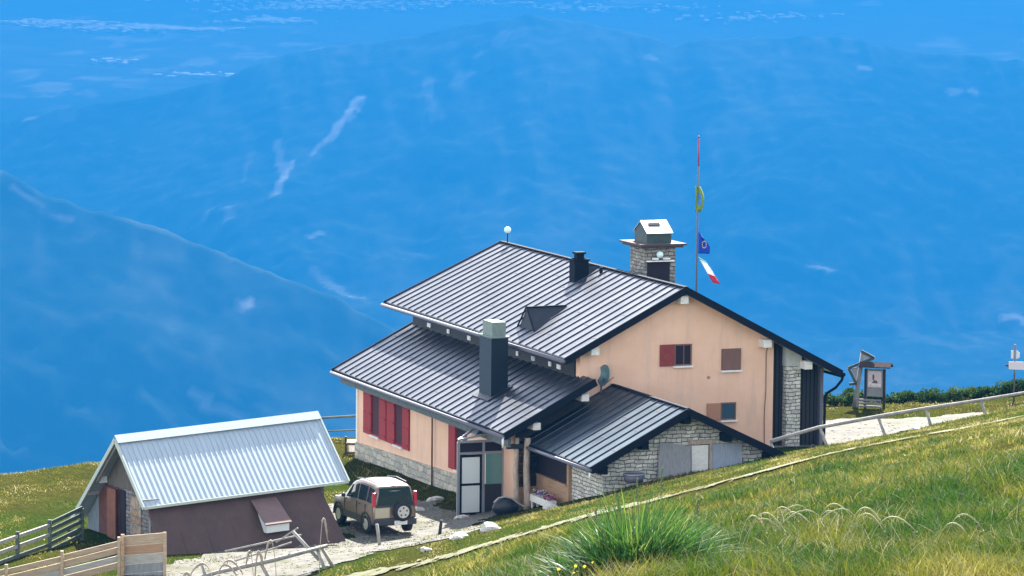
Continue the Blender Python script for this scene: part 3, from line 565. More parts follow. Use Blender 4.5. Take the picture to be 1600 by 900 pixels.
near=[sp(0,2.106,SR-2.106*ST),sp(L_,2.106,SR-2.106*ST),sp(L_,0,SR),sp(0,0,SR)]; far=[sp(0,-3.328,SR-3.328*ST),sp(L_,-3.328,SR-3.328*ST),sp(L_,0,SR),sp(0,0,SR)]
m=MB().slab(near,.05).slab(far,.05); sr=m.build('roof',M['shedroof'],SH)
s=MB()
for q in (near,far):
    a0,a1,b1,b0=map(Vector,q); nrm=(a1-a0).cross(b0-a0).normalized(); nrm=nrm if nrm.z>0 else -nrm
    for i in range(40):
        t=(i+.5)/40; p=a0.lerp(a1,t)+nrm*.012; e=b0.lerp(b1,t)+nrm*.012; s.bar(p,e,.05,.006,up=nrm)
s.build('roof_ribs',M['shedroof'],sr)
m=MB(); m.bar(sp(-.02,.1,SR+.0),sp(L_+.02,.1,SR+.0),.34,.03,up=(0,-.68,.73)); m.bar(sp(-.02,-.1,SR),sp(L_+.02,-.1,SR),.3,.03,up=(0,.6,.8)); m.build('ridge_cap',M['shedroof'],sr)
m=MB(); 
for l in (-.02,L_+.02):
    m.bar(sp(l,2.13,SR-2.13*ST-.04),sp(l,0,SR-.04),.05,.14); m.bar(sp(l,-3.35,SR-3.35*ST-.04),sp(l,0,SR-.04),.05,.14)
m.bar(sp(-.02,2.13,SR-2.13*ST-.03),sp(L_+.02,2.13,SR-2.13*ST-.03),.04,.09); m.build('edge_board',mat('pale_green_trim',(.42,.47,.42),.7),sr)
# brown sheet flank, sloping outwards
m=MB().hexa([sp(.2,3.30,-.35),sp(6.95,3.30,-.25),sp(6.95,3.2,-.3),sp(.2,3.2,-.4),sp(.25,1.86,1.66),sp(6.6,1.86,1.66),sp(6.6,1.78,1.6),sp(.25,1.78,1.6)]); fl=m.build('sheet_flank',M['brownsheet'],SH)
s=MB()
for i in range(1,7):
    l=.22+i*.95; s.bar(sp(l,3.30,-.32),sp(l*.985,1.86,1.64),.03,.006,up=(0,-.8,.6))
s.build('sheet_joints',M['brownsheet'],fl)
m=MB().hexa([sp(3.98,2.05,1.42),sp(4.98,2.05,1.42),sp(4.98,2.0,1.36),sp(3.98,2.0,1.36),sp(3.98,2.05,1.46),sp(4.98,2.05,1.46),sp(4.98,2.0,1.46),sp(3.98,2.0,1.46)])
m=MB().slab([sp(4.0,3.02,.74),sp(4.98,3.02,.74),sp(4.9,2.06,1.44),sp(3.95,2.06,1.44)],.04); lid=m.build('hatch_lid',M['brownlid'],SH)
MB().hexa([sp(4.08,2.95,.44),sp(4.92,2.95,.44),sp(4.92,2.2,.44),sp(4.08,2.2,.44),sp(4.08,2.95,.73),sp(4.92,2.95,.73),sp(4.92,2.2,1.22),sp(4.08,2.2,1.22)]).build('hatch_front',M['milk'],lid)
# gable wall on the left end
gl=.5
m=MB().prism([(-1.75,-.6),(3.15,-.6),(3.15,SR-3.15*ST-.16),(0,SR-.2),(-1.75,SR-1.75*ST-.2)],0,gl,6.9); gw=m.build('gable_wall',stone_mat('shed_stone',(.34,.32,.30),(.20,.19,.19),(.12,.11,.11)),SH)
for v_ in gw.data.vertices: v_.co.z+=-.05
m=MB().prism([(-1.5,1.75),(1.75,1.75),(1.75,SR-1.75*ST-.22),(0,SR-.22),(-1.5,SR-1.5*ST-.22)],0,gl-.03,gl-.001); m.build('gable_boards',mat('brown_old_boards',(.15,.125,.10),.9,var=(.06,.05,.045),scale=3,stretch=(5,5,.5)),gw)
m=MB().prism([(.7,-.3),(2.15,-.3),(2.15,1.35),(1.7,1.72),(.7,1.72)],0,gl-.06,gl-.031); dd=m.build('door',M['rust'],SH)
m=MB().prism([(.72,-.25),(1.35,-.25),(1.35,1.68),(.72,1.68)],0,gl-.16,gl-.12); m.build('door_leaf',mat('orange_brown_leaf',(.21,.075,.04),.75,var=(.14,.05,.03),scale=3),dd)
MB().prism([(.25,.0),(.62,.0),(.62,1.7),(.25,1.7)],0,gl-.04,gl-.002).build('gap_shade',M['dark'],gw)  # near-black panel in place of the shade in the gap
MB().prism([(-.95,.3),(-.15,.3),(-.15,1.6),(-.95,1.6)],0,gl-.035,gl-.002).build('mosaic_patch',stone_mat('ochre_mosaic_stone',(.46,.28,.15),(.42,.38,.34),(.3,.28,.25),size=(.3,.3),warp=.3),gw)
MB().prism([(2.2,-.3),(3.05,-.3),(3.05,.50),(2.2,1.28)],0,gl-.05,gl-.002).build('side_board',mat('old_blue_board',(.20,.23,.27),.9,var=(.11,.13,.15),scale=4,stretch=(5,5,.6)),gw)
MB().box(gl-.3,gl-.05,1.55,1.8,1.80,2.02).build('wall_lamp',M['milk'],gw)
for (l,n) in ((.12,-2.2),(.12,1.9),(.12,0)):
    MB().bar((l-.1,-n,SR-abs(n)*ST-.22),(l+.5,-n,SR-abs(n)*ST-.22),.13,.13).build('purlin_end',M['greywood'],sr)
MB().bar((.1,.1,SR-.4),(.1,1.6,SR-1.6*ST-.3),.08,.1).build('strut',M['greywood'],sr)
MB().bar((.45,-1.76,-.4),(.45,-1.76,1.55),.14,.14).build('corner_post',M['greywood'],SH)
# ---------------------------------------------------------------- the car
C0=(-3.86,128.95); CB=R(25)
CAR=empty('parked_car',(0,0,0),0,'champagne grey small off-road car with spare wheel on the tailgate','car')
CAR.matrix_world=Matrix.Translation((C0[0],C0[1],float(hillz(C0[0],C0[1]))+.05))@Matrix.Rotation(CB,4,'Z')
# car axes: x across (0 = left side as seen, 1.6 = right), y forward from the tail
M['paint']=mat('champagne_paint',(.23,.175,.138),.32,.55,spec=.6); M['clad']=mat('dark_cladding',(.035,.038,.042),.6); M['tyre']=mat('tyre_rubber',(.015,.016,.018),.85)
M['rim']=mat('alloy_rim',(.62,.62,.64),.35,.7); M['tail']=mat('tail_light_red',(.42,.012,.03),.25,spec=.7); M['carglass']=mat('car_glass',(.012,.028,.038),.05,spec=1.0)
W=.79
ST_=[ # y, zbottom, halfwidth low, belt z, halfwidth belt, roof z, halfwidth roof
 (0.0,.42,.70,.98,.72,1.02,.60),(.04,.34,.76,1.02,.77,1.48,.60),(.14,.32,.78,1.04,.79,1.64,.60),(.5,.32,.79,1.05,.79,1.70,.61),(1.2,.32,.79,1.04,.79,1.72,.62),(1.75,.32,.79,1.03,.79,1.69,.61),(2.15,.32,.79,1.02,.79,1.56,.60),(2.65,.32,.79,1.0,.785,1.06,.62),(3.1,.32,.78,.95,.77,1.0,.6),(3.5,.34,.76,.90,.74,.93,.56),(3.68,.42,.68,.78,.66,.80,.5)]
v=[];f=[]
for (y,zb,wl,zt,wb,zr_,wr) in ST_:
    half=[(0,zb),(wl*.9,zb),(wl,zb+.08),(wl+.02,(zb+zt)/2),(wb,zt-.04),(wb-.02,zt),(wr+.03,zr_-.06),(wr-.08,zr_),(0,zr_+.025)]
    ring=[(x,y,z) for x,z in half]+[(-x,y,z) for x,z in half[-2:0:-1]]
    v+=ring
n=len(ring)
for i in range(len(ST_)-1):
    for k in range(n): f.append((i*n+k,i*n+(k+1)%n,(i+1)*n+(k+1)%n,(i+1)*n+k))
f.append(tuple(range(n))); f.append(tuple((len(ST_)-1)*n+k for k in range(n))[::-1])
body=MB().add(v,f).build('body',M['paint'],CAR,True,bevel=.015)
for s in (-1,1):
    def gp(y,t):   # point on the side glass plane: t=0 belt, 1 roof
        a=np.interp(y,[q[0] for q in ST_],[q[3] for q in ST_]); wb=np.interp(y,[q[0] for q in ST_],[q[4] for q in ST_])-.02
        b=np.interp(y,[q[0] for q in ST_],[q[5] for q in ST_])-.06; wr=np.interp(y,[q[0] for q in ST_],[q[6] for q in ST_])+.03
        return Vector((s*(wb+(wr-wb)*t+.012),y,a+(b-a)*t))
    for (y0,y1,y0t,y1t) in ((.20,.62,.20,.60),(.72,1.36,.72,1.36),(1.46,2.42,1.46,2.06)):
        q=[gp(y0,.08),gp(y1,.08),gp(y1t,.9),gp(y0t,.9)]
        MB().add(q+[p-Vector((s*.02,0,0)) for p in q],[(0,1,2,3),(7,6,5,4),(0,4,5,1),(1,5,6,2),(2,6,7,3),(3,7,4,0)]).build('side_window',M['carglass'],CAR)
    MB().box(*sorted((s*.79,s*.815)),.72,2.75,.34,.56).build('side_cladding',M['clad'],CAR)
    MB().box(*sorted((s*.70,s*.80)),-.02,.12,.98,1.46).build('tail_light',M['tail'],CAR,bevel=.015)
    MB().ball((s*.90,2.35,1.08),.09,8,6,(1,.6,.8)).build('mirror',M['clad'],CAR,True)
    sm=MB()
    for yy in (1.41,2.47,.68): sm.box(*sorted((s*.795,s*.817)),yy,yy+.012,.56,1.0)
    sm.build('door_seam',M['tyre'],CAR)
    MB().tube([(s*.55,.35,1.74),(s*.56,1.2,1.78),(s*.55,1.95,1.70)],.018,6).build('roof_rail',M['gutter'],CAR)
    MB().box(*sorted((s*.795,s*.812)),1.1,1.25,.93,.96).build('door_handle',M['clad'],CAR)
    for y in (.62,3.02):
        a=MB()
        for i in range(9):
            t0=math.pi*i/9-.1;t1=math.pi*(i+1)/9+.0
            a.bar((s*.80,y+.40*math.cos(t0),.33+.40*math.sin(t0)),(s*.80,y+.40*math.cos(t1),.33+.40*math.sin(t1)),.05,.07,up=(1,0,0))
        a.build('wheel_arch',M['clad'],CAR)
        wh=empty('wheel',(s*.70,y,.33)); wh.parent=CAR
        t=MB().tube([(-.105,0,0),(-.09,0,0),(.09,0,0),(.105,0,0)],[.27,.33,.33,.27],24); t.build('tyre',M['tyre'],wh,True)
        r=MB().tube([(s*.09,0,0),(s*.112,0,0)],[.20,.195],20)
        rim=r.build('rim',M['rim'],wh)
def P2(x,y,z): return (x,y,z)
g=[(-.66,-.005,1.03),(.66,-.005,1.03),(.54,.075,1.60),(-.54,.075,1.60)]
MB().add([Vector(p)-Vector((0,.02,0)) for p in g]+[Vector(p)+Vector((0,.05,0)) for p in g],[(0,1,2,3),(7,6,5,4),(0,4,5,1),(1,5,6,2),(2,6,7,3),(3,7,4,0)]).build('rear_window',M['carglass'],CAR)
MB().box(-.7,.7,-.02,.02,.96,1.05).build('tailgate_band',M['clad'],CAR)
MB().box(-.76,.76,-.10,.06,.34,.56).build('rear_bumper',M['clad'],CAR,bevel=.03)
MB().box(-.72,-.2,-.012,.02,.6,.94).build('tailgate_panel',mat('pale_tailgate',(.50,.45,.33),.4,.3),CAR)
MB().box(-.06,.40,-.125,-.10,.36,.50).build('number_plate',M['white'],CAR)
g=[(-.62,2.64,1.07),(.62,2.64,1.07),(.56,2.18,1.55),(-.56,2.18,1.55)]
MB().add([Vector(p)+Vector((0,.03,.02)) for p in g]+[Vector(p) for p in g],[(0,1,2,3),(7,6,5,4),(0,4,5,1),(1,5,6,2),(2,6,7,3),(3,7,4,0)]).build('windscreen',M['carglass'],CAR)
spw=empty('spare_wheel',(.22,-.12,.80)); spw.parent=CAR
MB().tube([(0,.09,0),(0,.07,0),(0,-.07,0),(0,-.09,0)],[.26,.32,.32,.26],24).build('tyre',M['tyre'],spw,True)
r=MB().tube([(0,-.07,0),(0,-.10,0)],[.215,.21],20); rim=r.build('rim',M['rim'],spw)
h=MB()
for k in range(5):
    t=2*math.pi*k/5+.3; c=(.13*math.cos(t),.13*math.sin(t)); h.tube([(c[0],-.098,c[1]),(c[0],-.106,c[1])],.032,8)
h.build('rim_holes',M['tyre'],spw)
# ---------------------------------------------------------------- flagpole and flags
FX,FY=7.06,148.
FP=empty('flagpole',(FX,FY,1.8),0,'tall thin flagpole behind the hut with a red painted tip','flagpole')
MB().tube([(0,0,0),(0,0,6),(.01,0,9.4)],[.045,.04,.032],10).build('pole',M['gutter'],FP,True); MB().tube([(.01,0,9.4),(.01,0,10.45)],.036,10).build('painted_tip',mat('red_tip',(.30,.05,.12),.5),FP,True)
MB().ball((.01,0,10.5),.05,10,8).build('finial',M['gutter'],FP,True)
def flag(name,pts,mats,label,thick=.012,split=None):
    """pts: rows of points hoist->fly, top->bottom"""
    ny=len(pts);nx=len(pts[0]);v=[p for r in pts for p in r];f=[];mi=[]
    for j in range(ny-1):
        for i in range(nx-1): f.append((j*nx+i,j*nx+i+1,(j+1)*nx+i+1,(j+1)*nx+i)); mi.append(split(i,j,nx,ny) if split else 0)
    me=bpy.data.meshes.new(name);me.from_pydata(v,[],f)
    for k in mats: me.materials.append(k)
    for p,k in zip(me.polygons,mi): p.material_index=k; p.use_smooth=True
    o=bpy.data.objects.new(name,me);col.objects.link(o);o.modifiers.new('s','SOLIDIFY').thickness=thick; return tag(o,label,'flag')
fm=lambda n,c: mat(n,c,.8,trans=.3)
rows=[]
for j in range(9):
    t=j/8; rows.append([(FX+.05+(.10+.34*math.sin(min(1,t*1.15+.12)*1.7))*s_, FY-.05-.10*math.sin(s_*7+t*3)*s_, 8.72-.88*t-.22*s_*(1-t)*1.2) for s_ in np.linspace(0,1,9)])
EU=flag('blue_flag',rows,[fm('flag_blue',(.01,.07,.42))],'limp blue flag with a ring of gold stars on the flagpole')
m=MB()
for k in range(12):
    t=2*math.pi*k/12; cx,cz=FX+.27+.08*math.cos(t),8.2+.13*math.sin(t); pts=[]
    for q in range(10):
        rr=.026 if q%2==0 else .011; pts.append((cx+rr*math.cos(math.pi/2+q*math.pi/5),cz+rr*math.sin(math.pi/2+q*math.pi/5)))
    m.prism(pts,1,FY-.165,FY-.155)
m.build('star_ring',mat('flag_gold',(.75,.6,.08),.7),EU)
rows=[]
for j in range(5):
    t=j/4; rows.append([(FX+.05+.30*t+.56*s_,FY-.05-.08*math.sin(s_*8),7.72-.98*s_+.10*t-.28*t*(1-s_*.4)) for s_ in np.linspace(0,1,13)])
flag('striped_flag',rows,[fm('flag_green',(.03,.18,.12)),fm('flag_white',(.8,.8,.8)),fm('flag_red',(.55,.03,.06))],'limp green, white and red striped flag lowest on the flagpole',split=lambda i,j,nx,ny:0 if i<1 else (1 if i<8 else 2))
rows=[]
for j in range(9):
    t=j/8; w_=.12+.10*math.sin(t*math.pi); rows.append([(FX-.09+.06*t*s_+w_*2*s_*.7,FY-.06-.06*math.sin(s_*9+t*4),10.42-.98*t) for s_ in np.linspace(0,1,7)])
flag('yellow_green_flag',rows,[fm('flag_yellowgreen',(.22,.32,.08)),fm('flag_blue_inner',(.06,.25,.55))],'wrapped yellow green pennant high on the flagpole',split=lambda i,j,nx,ny:1 if (2<=i<=3 and 2<=j<=5) else 0)
# ---------------------------------------------------------------- fences
def hz_(x,y): return float(hillz(np.array([x]),np.array([y]))[0])
rail=empty('rail_fence',(8.7,129,hz_(8.7,129)),0,'weathered round pole fence climbing beside the right end of the hut','fence')
def rel(o,p): return tuple(Vector(p)-o.location)
RP=[(8.68,129,3.31),(10.3,129,3.80),(12.35,129,4.20),(13.9,129,4.48),(15.75,129,4.78),(17.15,129,5.03),(20,128.6,5.75)]
MB().tube([rel(rail,p) for p in RP],[.065,.06,.065,.06,.055,.05,.05],10).build('top_rail',M['rail'],rail,True)
for (x0,z0,x1,z1) in ((8.72,3.28,9.0,2.5),(10.36,3.8,10.72,3.05),(12.3,4.18,12.72,3.3),(13.9,4.46,14.2,3.65),(15.72,4.76,16.0,4.15),(17.6,5.1,17.8,4.5)):
    MB().tube([rel(rail,(x0,129,z0)),rel(rail,(x1,128.95,z1-.2))],[.05,.055],8).build('post',M['rail'],rail,True)
# board fence, lower left
pf=empty('board_fence',(-13.5,120,hz_(-13.5,120)),0,'tan sawn board fence in front of the shed','fence')
FA=Vector((-17.4,118.6,.18)); FB=Vector((-12.22,120.6,1.22))
random.seed(3)
ht=[0,.10,.34,.58,.84]
for i in range(4):
    m=MB()
    for s in range(3):
        p=FA.lerp(FB,s/3+.004); q=FA.lerp(FB,(s+1)/3-.004+random.uniform(0,.01)); dz=-.12-i*.235+random.uniform(-.015,.015); h=.20 if i else .16
        m.bar(Vector(rel(pf,p))+Vector((0,random.uniform(-.02,.02),dz)),Vector(rel(pf,q))+Vector((0,random.uniform(-.02,.02),dz+random.uniform(-.03,.03))),.04,h)
    m.build('board',M['paleboard'] if i==2 else M['tanwood'],pf)
for t in (.02,.34,.66,.99):
    p=Vector(rel(pf,FA.lerp(FB,t))); MB().bar(p+Vector((0,-.06,.10)),p+Vector((0,-.06,-1.6)),.11,.09).build('post',M['tanwood'],pf)
pb=empty('board_screen',(-11.5,120.8,0),0,'upright screen of tan and pale boards at the shed corner','fence')
for i,(z0,z1,mt) in enumerate(((1.10,1.42,'tanwood'),(.80,1.09,'brownwood'),(.50,.79,'paleboard'),(.20,.49,'greyboard'),(-.2,.19,'greyboard'))):
    MB().hexa([(-.70,-.02,z0-.13),(.68,-.02,z0),(.68,.02,z0),(-.70,.02,z0-.13),(-.70,-.02,z1-.13),(.68,-.02,z1),(.68,.02,z1),(-.70,.02,z1-.13)]).build('board',M[mt],pb)
MB().box(-.73,-.62,-.08,-.02,-.4,1.36).build('post',M['tanwood'],pb); MB().box(.60,.70,-.08,-.02,-.4,1.44).build('post',M['tanwood'],pb)
# dark old rails at the left of the shed
dr_=empty('old_rail_fence',(-14.6,131.9,0),0,'dark mossy rail fence running from the shed into the meadow','fence')
G0=Vector((-14.2,127.5,.05)); G1=Vector((-15.05,125.6,-.02)); G2=Vector((-16.6,121.3,-.1))
for i,z in enumerate((1.02,.80,.58,.34,.12)):
    MB().bar(rel(dr_,G0+Vector((0,0,z+.02))),rel(dr_,G1+Vector((0,0,z-.12))),.05,.13).build('rail',M['darkrail'],dr_)
for i,z in enumerate((.84,.52,.2)):
    MB().bar(rel(dr_,G1+Vector((0,0,z))),rel(dr_,G2+Vector((0,0,z+.05))),.07,.11).build('rail',M['rail'] if i<2 else M['darkrail'],dr_)
for G in (G0,G1,G1.lerp(G2,.5),G2): MB().bar(rel(dr_,G+Vector((0,0,1.02))),rel(dr_,G+Vector((0,0,-.5))),.12,.12).build('post',M['darkrail'],dr_)
# fallen log rail in front of the shed
lr=empty('log_barrier',(-7.5,120.2,.3),0,'round log barrier on crooked legs in front of the brown shed flank','barrier')
MB().tube([rel(lr,p) for p in ((-10.2,119.0,.12),(-9.1,119.5,.40),(-7.4,120.3,.66),(-5.75,121.05,1.0))],[.05,.07,.075,.06],10).build('log',M['rail'],lr,True)
for a,b in (((-6.1,121.0,.95),(-5.75,120.9,.1)),((-6.85,121.2,1.42),(-6.0,121.0,.55)),((-5.95,121.1,.95),(-5.45,121.2,.1)),((-7.8,120.1,.6),(-7.4,120.0,-.1)),((-9.6,119.4,.75),(-9.3,119.3,-.2))):
    MB().tube([rel(lr,a),rel(lr,b)],[.055,.06],8).build('leg',M['rail'],lr,True)
for a,b in (((-9.0,121.3,.75),(-6.6,121.6,1.25)),((-8.7,121.2,.45),(-6.9,121.5,1.02)),((-7.4,121.6,1.0),(-6.7,121.4,1.50))):
    MB().tube([rel(lr,a),rel(lr,b)],.03,6).build('brace',M['rail'],lr,True)
# short stakes by the track
for i,(x,y,h,lean,lab) in enumerate(((-4.25,126.2,.62,.12,'crooked grey stake at the lower edge of the yard'),(-2.35,127.2,.42,-.08,'short dark stake where the yard meets the grass'))):
    z=hz_(x,y); s=MB().tube([(x-lean,y,z+h+.1),(x,y,z-.2)],[.05,.06],8).build('stake',M['rail'] if i==0 else M['darkwood'],None,True); tag(s,lab,'stake',group='stakes beside the track')
# terrace rail and bench beyond the hut
tr_=empty('terrace_railing',(-6.8,153.2,hz_(-6.8,152)),0,'thin dark rail on posts at the terrace edge behind the hut','railing')
MB().tube([rel(tr_,(-8.8,151.5,.78)),rel(tr_,(-5.2,151.8,1.0))],.045,8).build('rail',M['darkrail'],tr_,True); MB().tube([rel(tr_,(-8.8,151.5,.28)),rel(tr_,(-5.2,151.8,.42))],.025,8).build('lower_rail',M['darkrail'],tr_,True)
for x in (-8.7,-7.7): MB().tube([rel(tr_,(x,151.5,.85)),rel(tr_,(x,151.5,-.8))],.045,8).build('post',M['darkrail'],tr_)
bn=empty('wooden_seat',(-6.1,148.9,hz_(-6.1,148.9)),0,'small dark wooden seat with a pale cushion at the far corner of the hut','seat')
for (x,h) in ((-.28,.72),(.16,.48)): 
    MB().box(x-.035,x+.035,-.04,.04,0,h).build('leg',M['darkwood'],bn); MB().box(x-.035,x+.035,.30,.38,0,.46).build('leg',M['darkwood'],bn)
MB().box(-.25,.20,-.06,.40,.40,.46).build('seat',M['darkwood'],bn); MB().box(-.25,.2,-.03,.03,.04,.11).build('stretcher',M['darkwood'],bn); MB().box(-.22,.18,-.05,.36,.46,.56).build('cushion',M['white'],bn,bevel=.03); MB().box(-.16,.08,0,.02,.12,.38).build('back_panel',M['milk'],bn)
# ---------------------------------------------------------------- notice board, carved post, trail signpost
nb=empty('notice_board',(13.78,146.0,hz_(13.78,146)),R(-18),'roofed wooden notice board with a poster on the gravel terrace','notice board')
for x in (-.36,.36): MB().box(x-.045,x+.045,-.05,.05,-.2,1.50).build('post',M['darkwood'],nb)
MB().slab([(-.62,-.22,1.60),(.62,-.22,1.60),(.62,.06,1.76),(-.62,.06,1.76)],.04).slab([(-.62,.34,1.60),(.62,.34,1.60),(.62,.06,1.76),(-.62,.06,1.76)],.04).build('board_roof',mat('shingle_brown',(.07,.05,.045),.95,var=(.04,.03,.028),scale=9,spec=.1),nb)
MB().box(-.315,.315,-.02,.02,.45,1.50).build('back_board',M['greyboard'],nb)
ps=MB().box(-.27,.25,-.035,-.021,.80,1.42).build('poster',mat('pale_pink_poster',(.68,.56,.56),.7,var=(.6,.5,.52),scale=6),nb)
m=MB().prism([(-.09,1.08),(-.04,1.06),(-.02,1.20),(-.05,1.31),(-.10,1.26)],1,-.04,-.036).prism([(-.12,.97),(.12,.96),(.08,1.05),(-.02,1.08)],1,-.0402,-.0362); m.build('poster_figure',mat('poster_ink',(.12,.09,.11),.8),ps)
m=MB()
for (a,b,z) in ((-.24,-.19,.86),(-.24,-.14,.93),(-.12,-.05,.87),(-.03,.04,.86),(.06,.12,.87),(.14,.22,.86)): m.box(a,b,-.04,-.036,z,z+.07)
m.build('poster_lettering',M['white'],ps)
for z in (.06,.18,.30): MB().box(-.66,.30,-.30,-.24,z,z+.07).build('slat',M['greyboard'],nb)
cpz=hz_(13.15,146.3)
cp=empty('carved_signpost',(13.15,146.3,cpz),R(-10),'leaning wooden post with zigzag arrow shaped frames beside the notice board','signpost')
MB().tube([(-.10,0,-.2),(.0,0,.8),(.18,0,2.15)],[.13,.09,.08],8).build('post',M['greyboard'],cp,True)
zz=[(.12,-.08,2.18),(.62,-.08,1.93),(-.35,-.08,1.52),(-.05,-.08,.92),(-.32,-.08,.90)]
for a,b in zip(zz[:-1],zz[1:]): MB().bar(a,b,.07,.10).build('frame_bar',M['darkrail'],cp)
MB().prism([(.20,2.08),(.50,1.93),(.20,1.82)],1,-.07,-.05).build('arrow_panel',M['bluegrey'],cp); MB().prism([(-.27,1.50),(.02,1.58),(-.05,1.05)],1,-.07,-.05).build('arrow_panel',M['bluegrey'],cp)
tz=hz_(19.0,146.0)
ts=empty('trail_signpost',(19.05,146.0,tz),R(-12),'slim hiking signpost with white direction plates at the right edge','signpost')
MB().tube([(0,0,-.2),(0,0,2.15)],.035,8).build('pole',M['gutter'],ts,True)
MB().prism([(-.22,1.20),(.40,1.20),(.40,1.50),(-.22,1.50)],1,-.06,-.045).build('plate',mat('sign_pink_white',(.72,.66,.68),.6),ts)
MB().prism([(-.14,1.62),(-.05,1.62),(-.05,1.92),(-.14,1.92)],1,-.06,-.045).build('plate',M['white'],ts); MB().prism([(.06,1.60),(.19,1.66),(.19,1.85),(.06,1.94)],1,-.06,-.045).build('plate',M['white'],ts)
MB().prism([(-.38,1.34),(-.22,1.40),(-.22,1.28)],1,-.06,-.045).build('plate_tip',M['rust'],ts)
# ---------------------------------------------------------------- things outside the shelter
bx,by,_=hut(-6.75,-.35); bz=hz_(bx,by)
bk=empty('covered_bundle',(bx,by,bz),A,'black covered bundle with a pale bent hose over it beside the log posts','bundle')
m=MB().ball((0,0,.22),1,18,10,(.44,.34,.34)); m.v=[(x*(1+.10*math.sin(7*z+4*y)),y*(1+.12*math.sin(6*x)),max(z*(1+.10*math.sin(5*x+2)),-.05)) for x,y,z in m.v]
m.build('cover',mat('black_tarpaulin',(.012,.013,.018),.5,bump=.03,bscale=5),bk,True)
MB().tube([(-.46,-.1,.42),(-.30,-.14,.58),(-.05,-.16,.62),(.2,-.16,.54),(.42,-.18,.36),(.62,-.2,.26),(.85,-.2,.24)],.032,8).build('hose',M['paleboard'],bk,True)
MB().bar((.62,.25,-.05),(.48,.2,1.15),.05,.05).build('stick',M['log'],bk)
tx,ty,_=hut(-5.75,-1.3); tz=hz_(tx,ty)
ft=empty('flower_trough',(tx,ty,tz-.08),A+R(90),'pale trough of purple, white and red flowers below the plank wall','flower trough')
MB().box(-.95,.85,-.13,.15,.18,.42).build('trough',M['whitewood'],ft)
for (x,y) in ((-.85,-.1),(.75,-.1),(-.85,.1),(.75,.1)): MB().box(x-.03,x+.03,y-.03,y+.03,-.35,.18).build('leg',M['whitewood'],ft)
random.seed(9)
for nm,c,lo,hi in (('purple_flowers',(.22,.10,.40),-.9,.8),('white_flowers',(.75,.74,.78),-.8,.7),('red_flowers',(.50,.02,.08),-.95,-.35),('leaves',(.03,.07,.02),-.92,.82)):
    m=MB()
    for k in range(60):
        x=random.uniform(lo,hi);y=random.uniform(-.2,.2);z=.42+random.uniform(0,.22);r=random.uniform(.02,.05); a=random.uniform(0,6.3);b=random.uniform(-1,1)
        u=Vector((math.cos(a),math.sin(a),b)).normalized()*r; w_=u.cross(Vector((.3,.2,1))).normalized()*r; c_=Vector((x,y,z)); m.add([c_-u,c_+w_,c_+u,c_-w_],[(0,1,2,3)])
    m.build(nm,mat(nm,c,.8),ft)
# pale log and loose stones
lg=MB().tube([(-5.9,122.9,.06),(-5.2,123.0,.10),(-4.7,123.3,.06)],[.08,.09,.06],8).build('pale_log',M['paleboard'],None,True); tag(lg,'bleached log lying on gravel at the foot of the shed','log')
ml=MB(); mx,my,_=hut(-3.9,-6.3); mz=hz_(mx,my)
pp=empty('metal_tub',(mx-.55,my,mz+.05),A,'grey metal tub lying in the grass by the stone wing','tub')
MB().tube([(0,0,-.05),(0,0,.22)],[.30,.36],16).build('bowl',M['gutter'],pp,True); MB().tube([(.36*math.cos(k*math.pi/8),.36*math.sin(k*math.pi/8),.22) for k in range(17)],.02,6,False).build('rim',M['galv'],pp,True)
# ---------------------------------------------------------------- grass
def grass_mat(name,ramp,trans=.45,rough=.7):
    m=bpy.data.materials.new(name); m.use_nodes=True; N=m.node_tree.nodes; L=m.node_tree.links; b=N['Principled BSDF']; b.inputs['Roughness'].default_value=rough; b.inputs['Specular IOR Level'].default_value=.25
    at=N.new('ShaderNodeAttribute'); at.attribute_name='tint'; cr=N.new('ShaderNodeValToRGB'); e=cr.color_ramp.elements
    while len(e)<len(ramp): e.new(.5)
    for k,(p,c) in enumerate(ramp): e[k].position=p; e[k].color=(*c,1)
    b.inputs['Specular IOR Level'].default_value=0 if name.startswith('bush') else .2
    L.new(at.outputs['Fac'],cr.inputs[0]); L.new(cr.outputs[0],b.inputs['Base Color']); tr=N.new('ShaderNodeBsdfTranslucent'); L.new(cr.outputs[0],tr.inputs[0]); mx=N.new('ShaderNodeMixShader'); mx.inputs[0].default_value=trans
    L.new(b.outputs[0],mx.inputs[1]); L.new(tr.outputs[0],mx.inputs[2]); L.new(mx.outputs[0],N['Material Output'].inputs[0]); return m
rg_=np.random.RandomState(12)
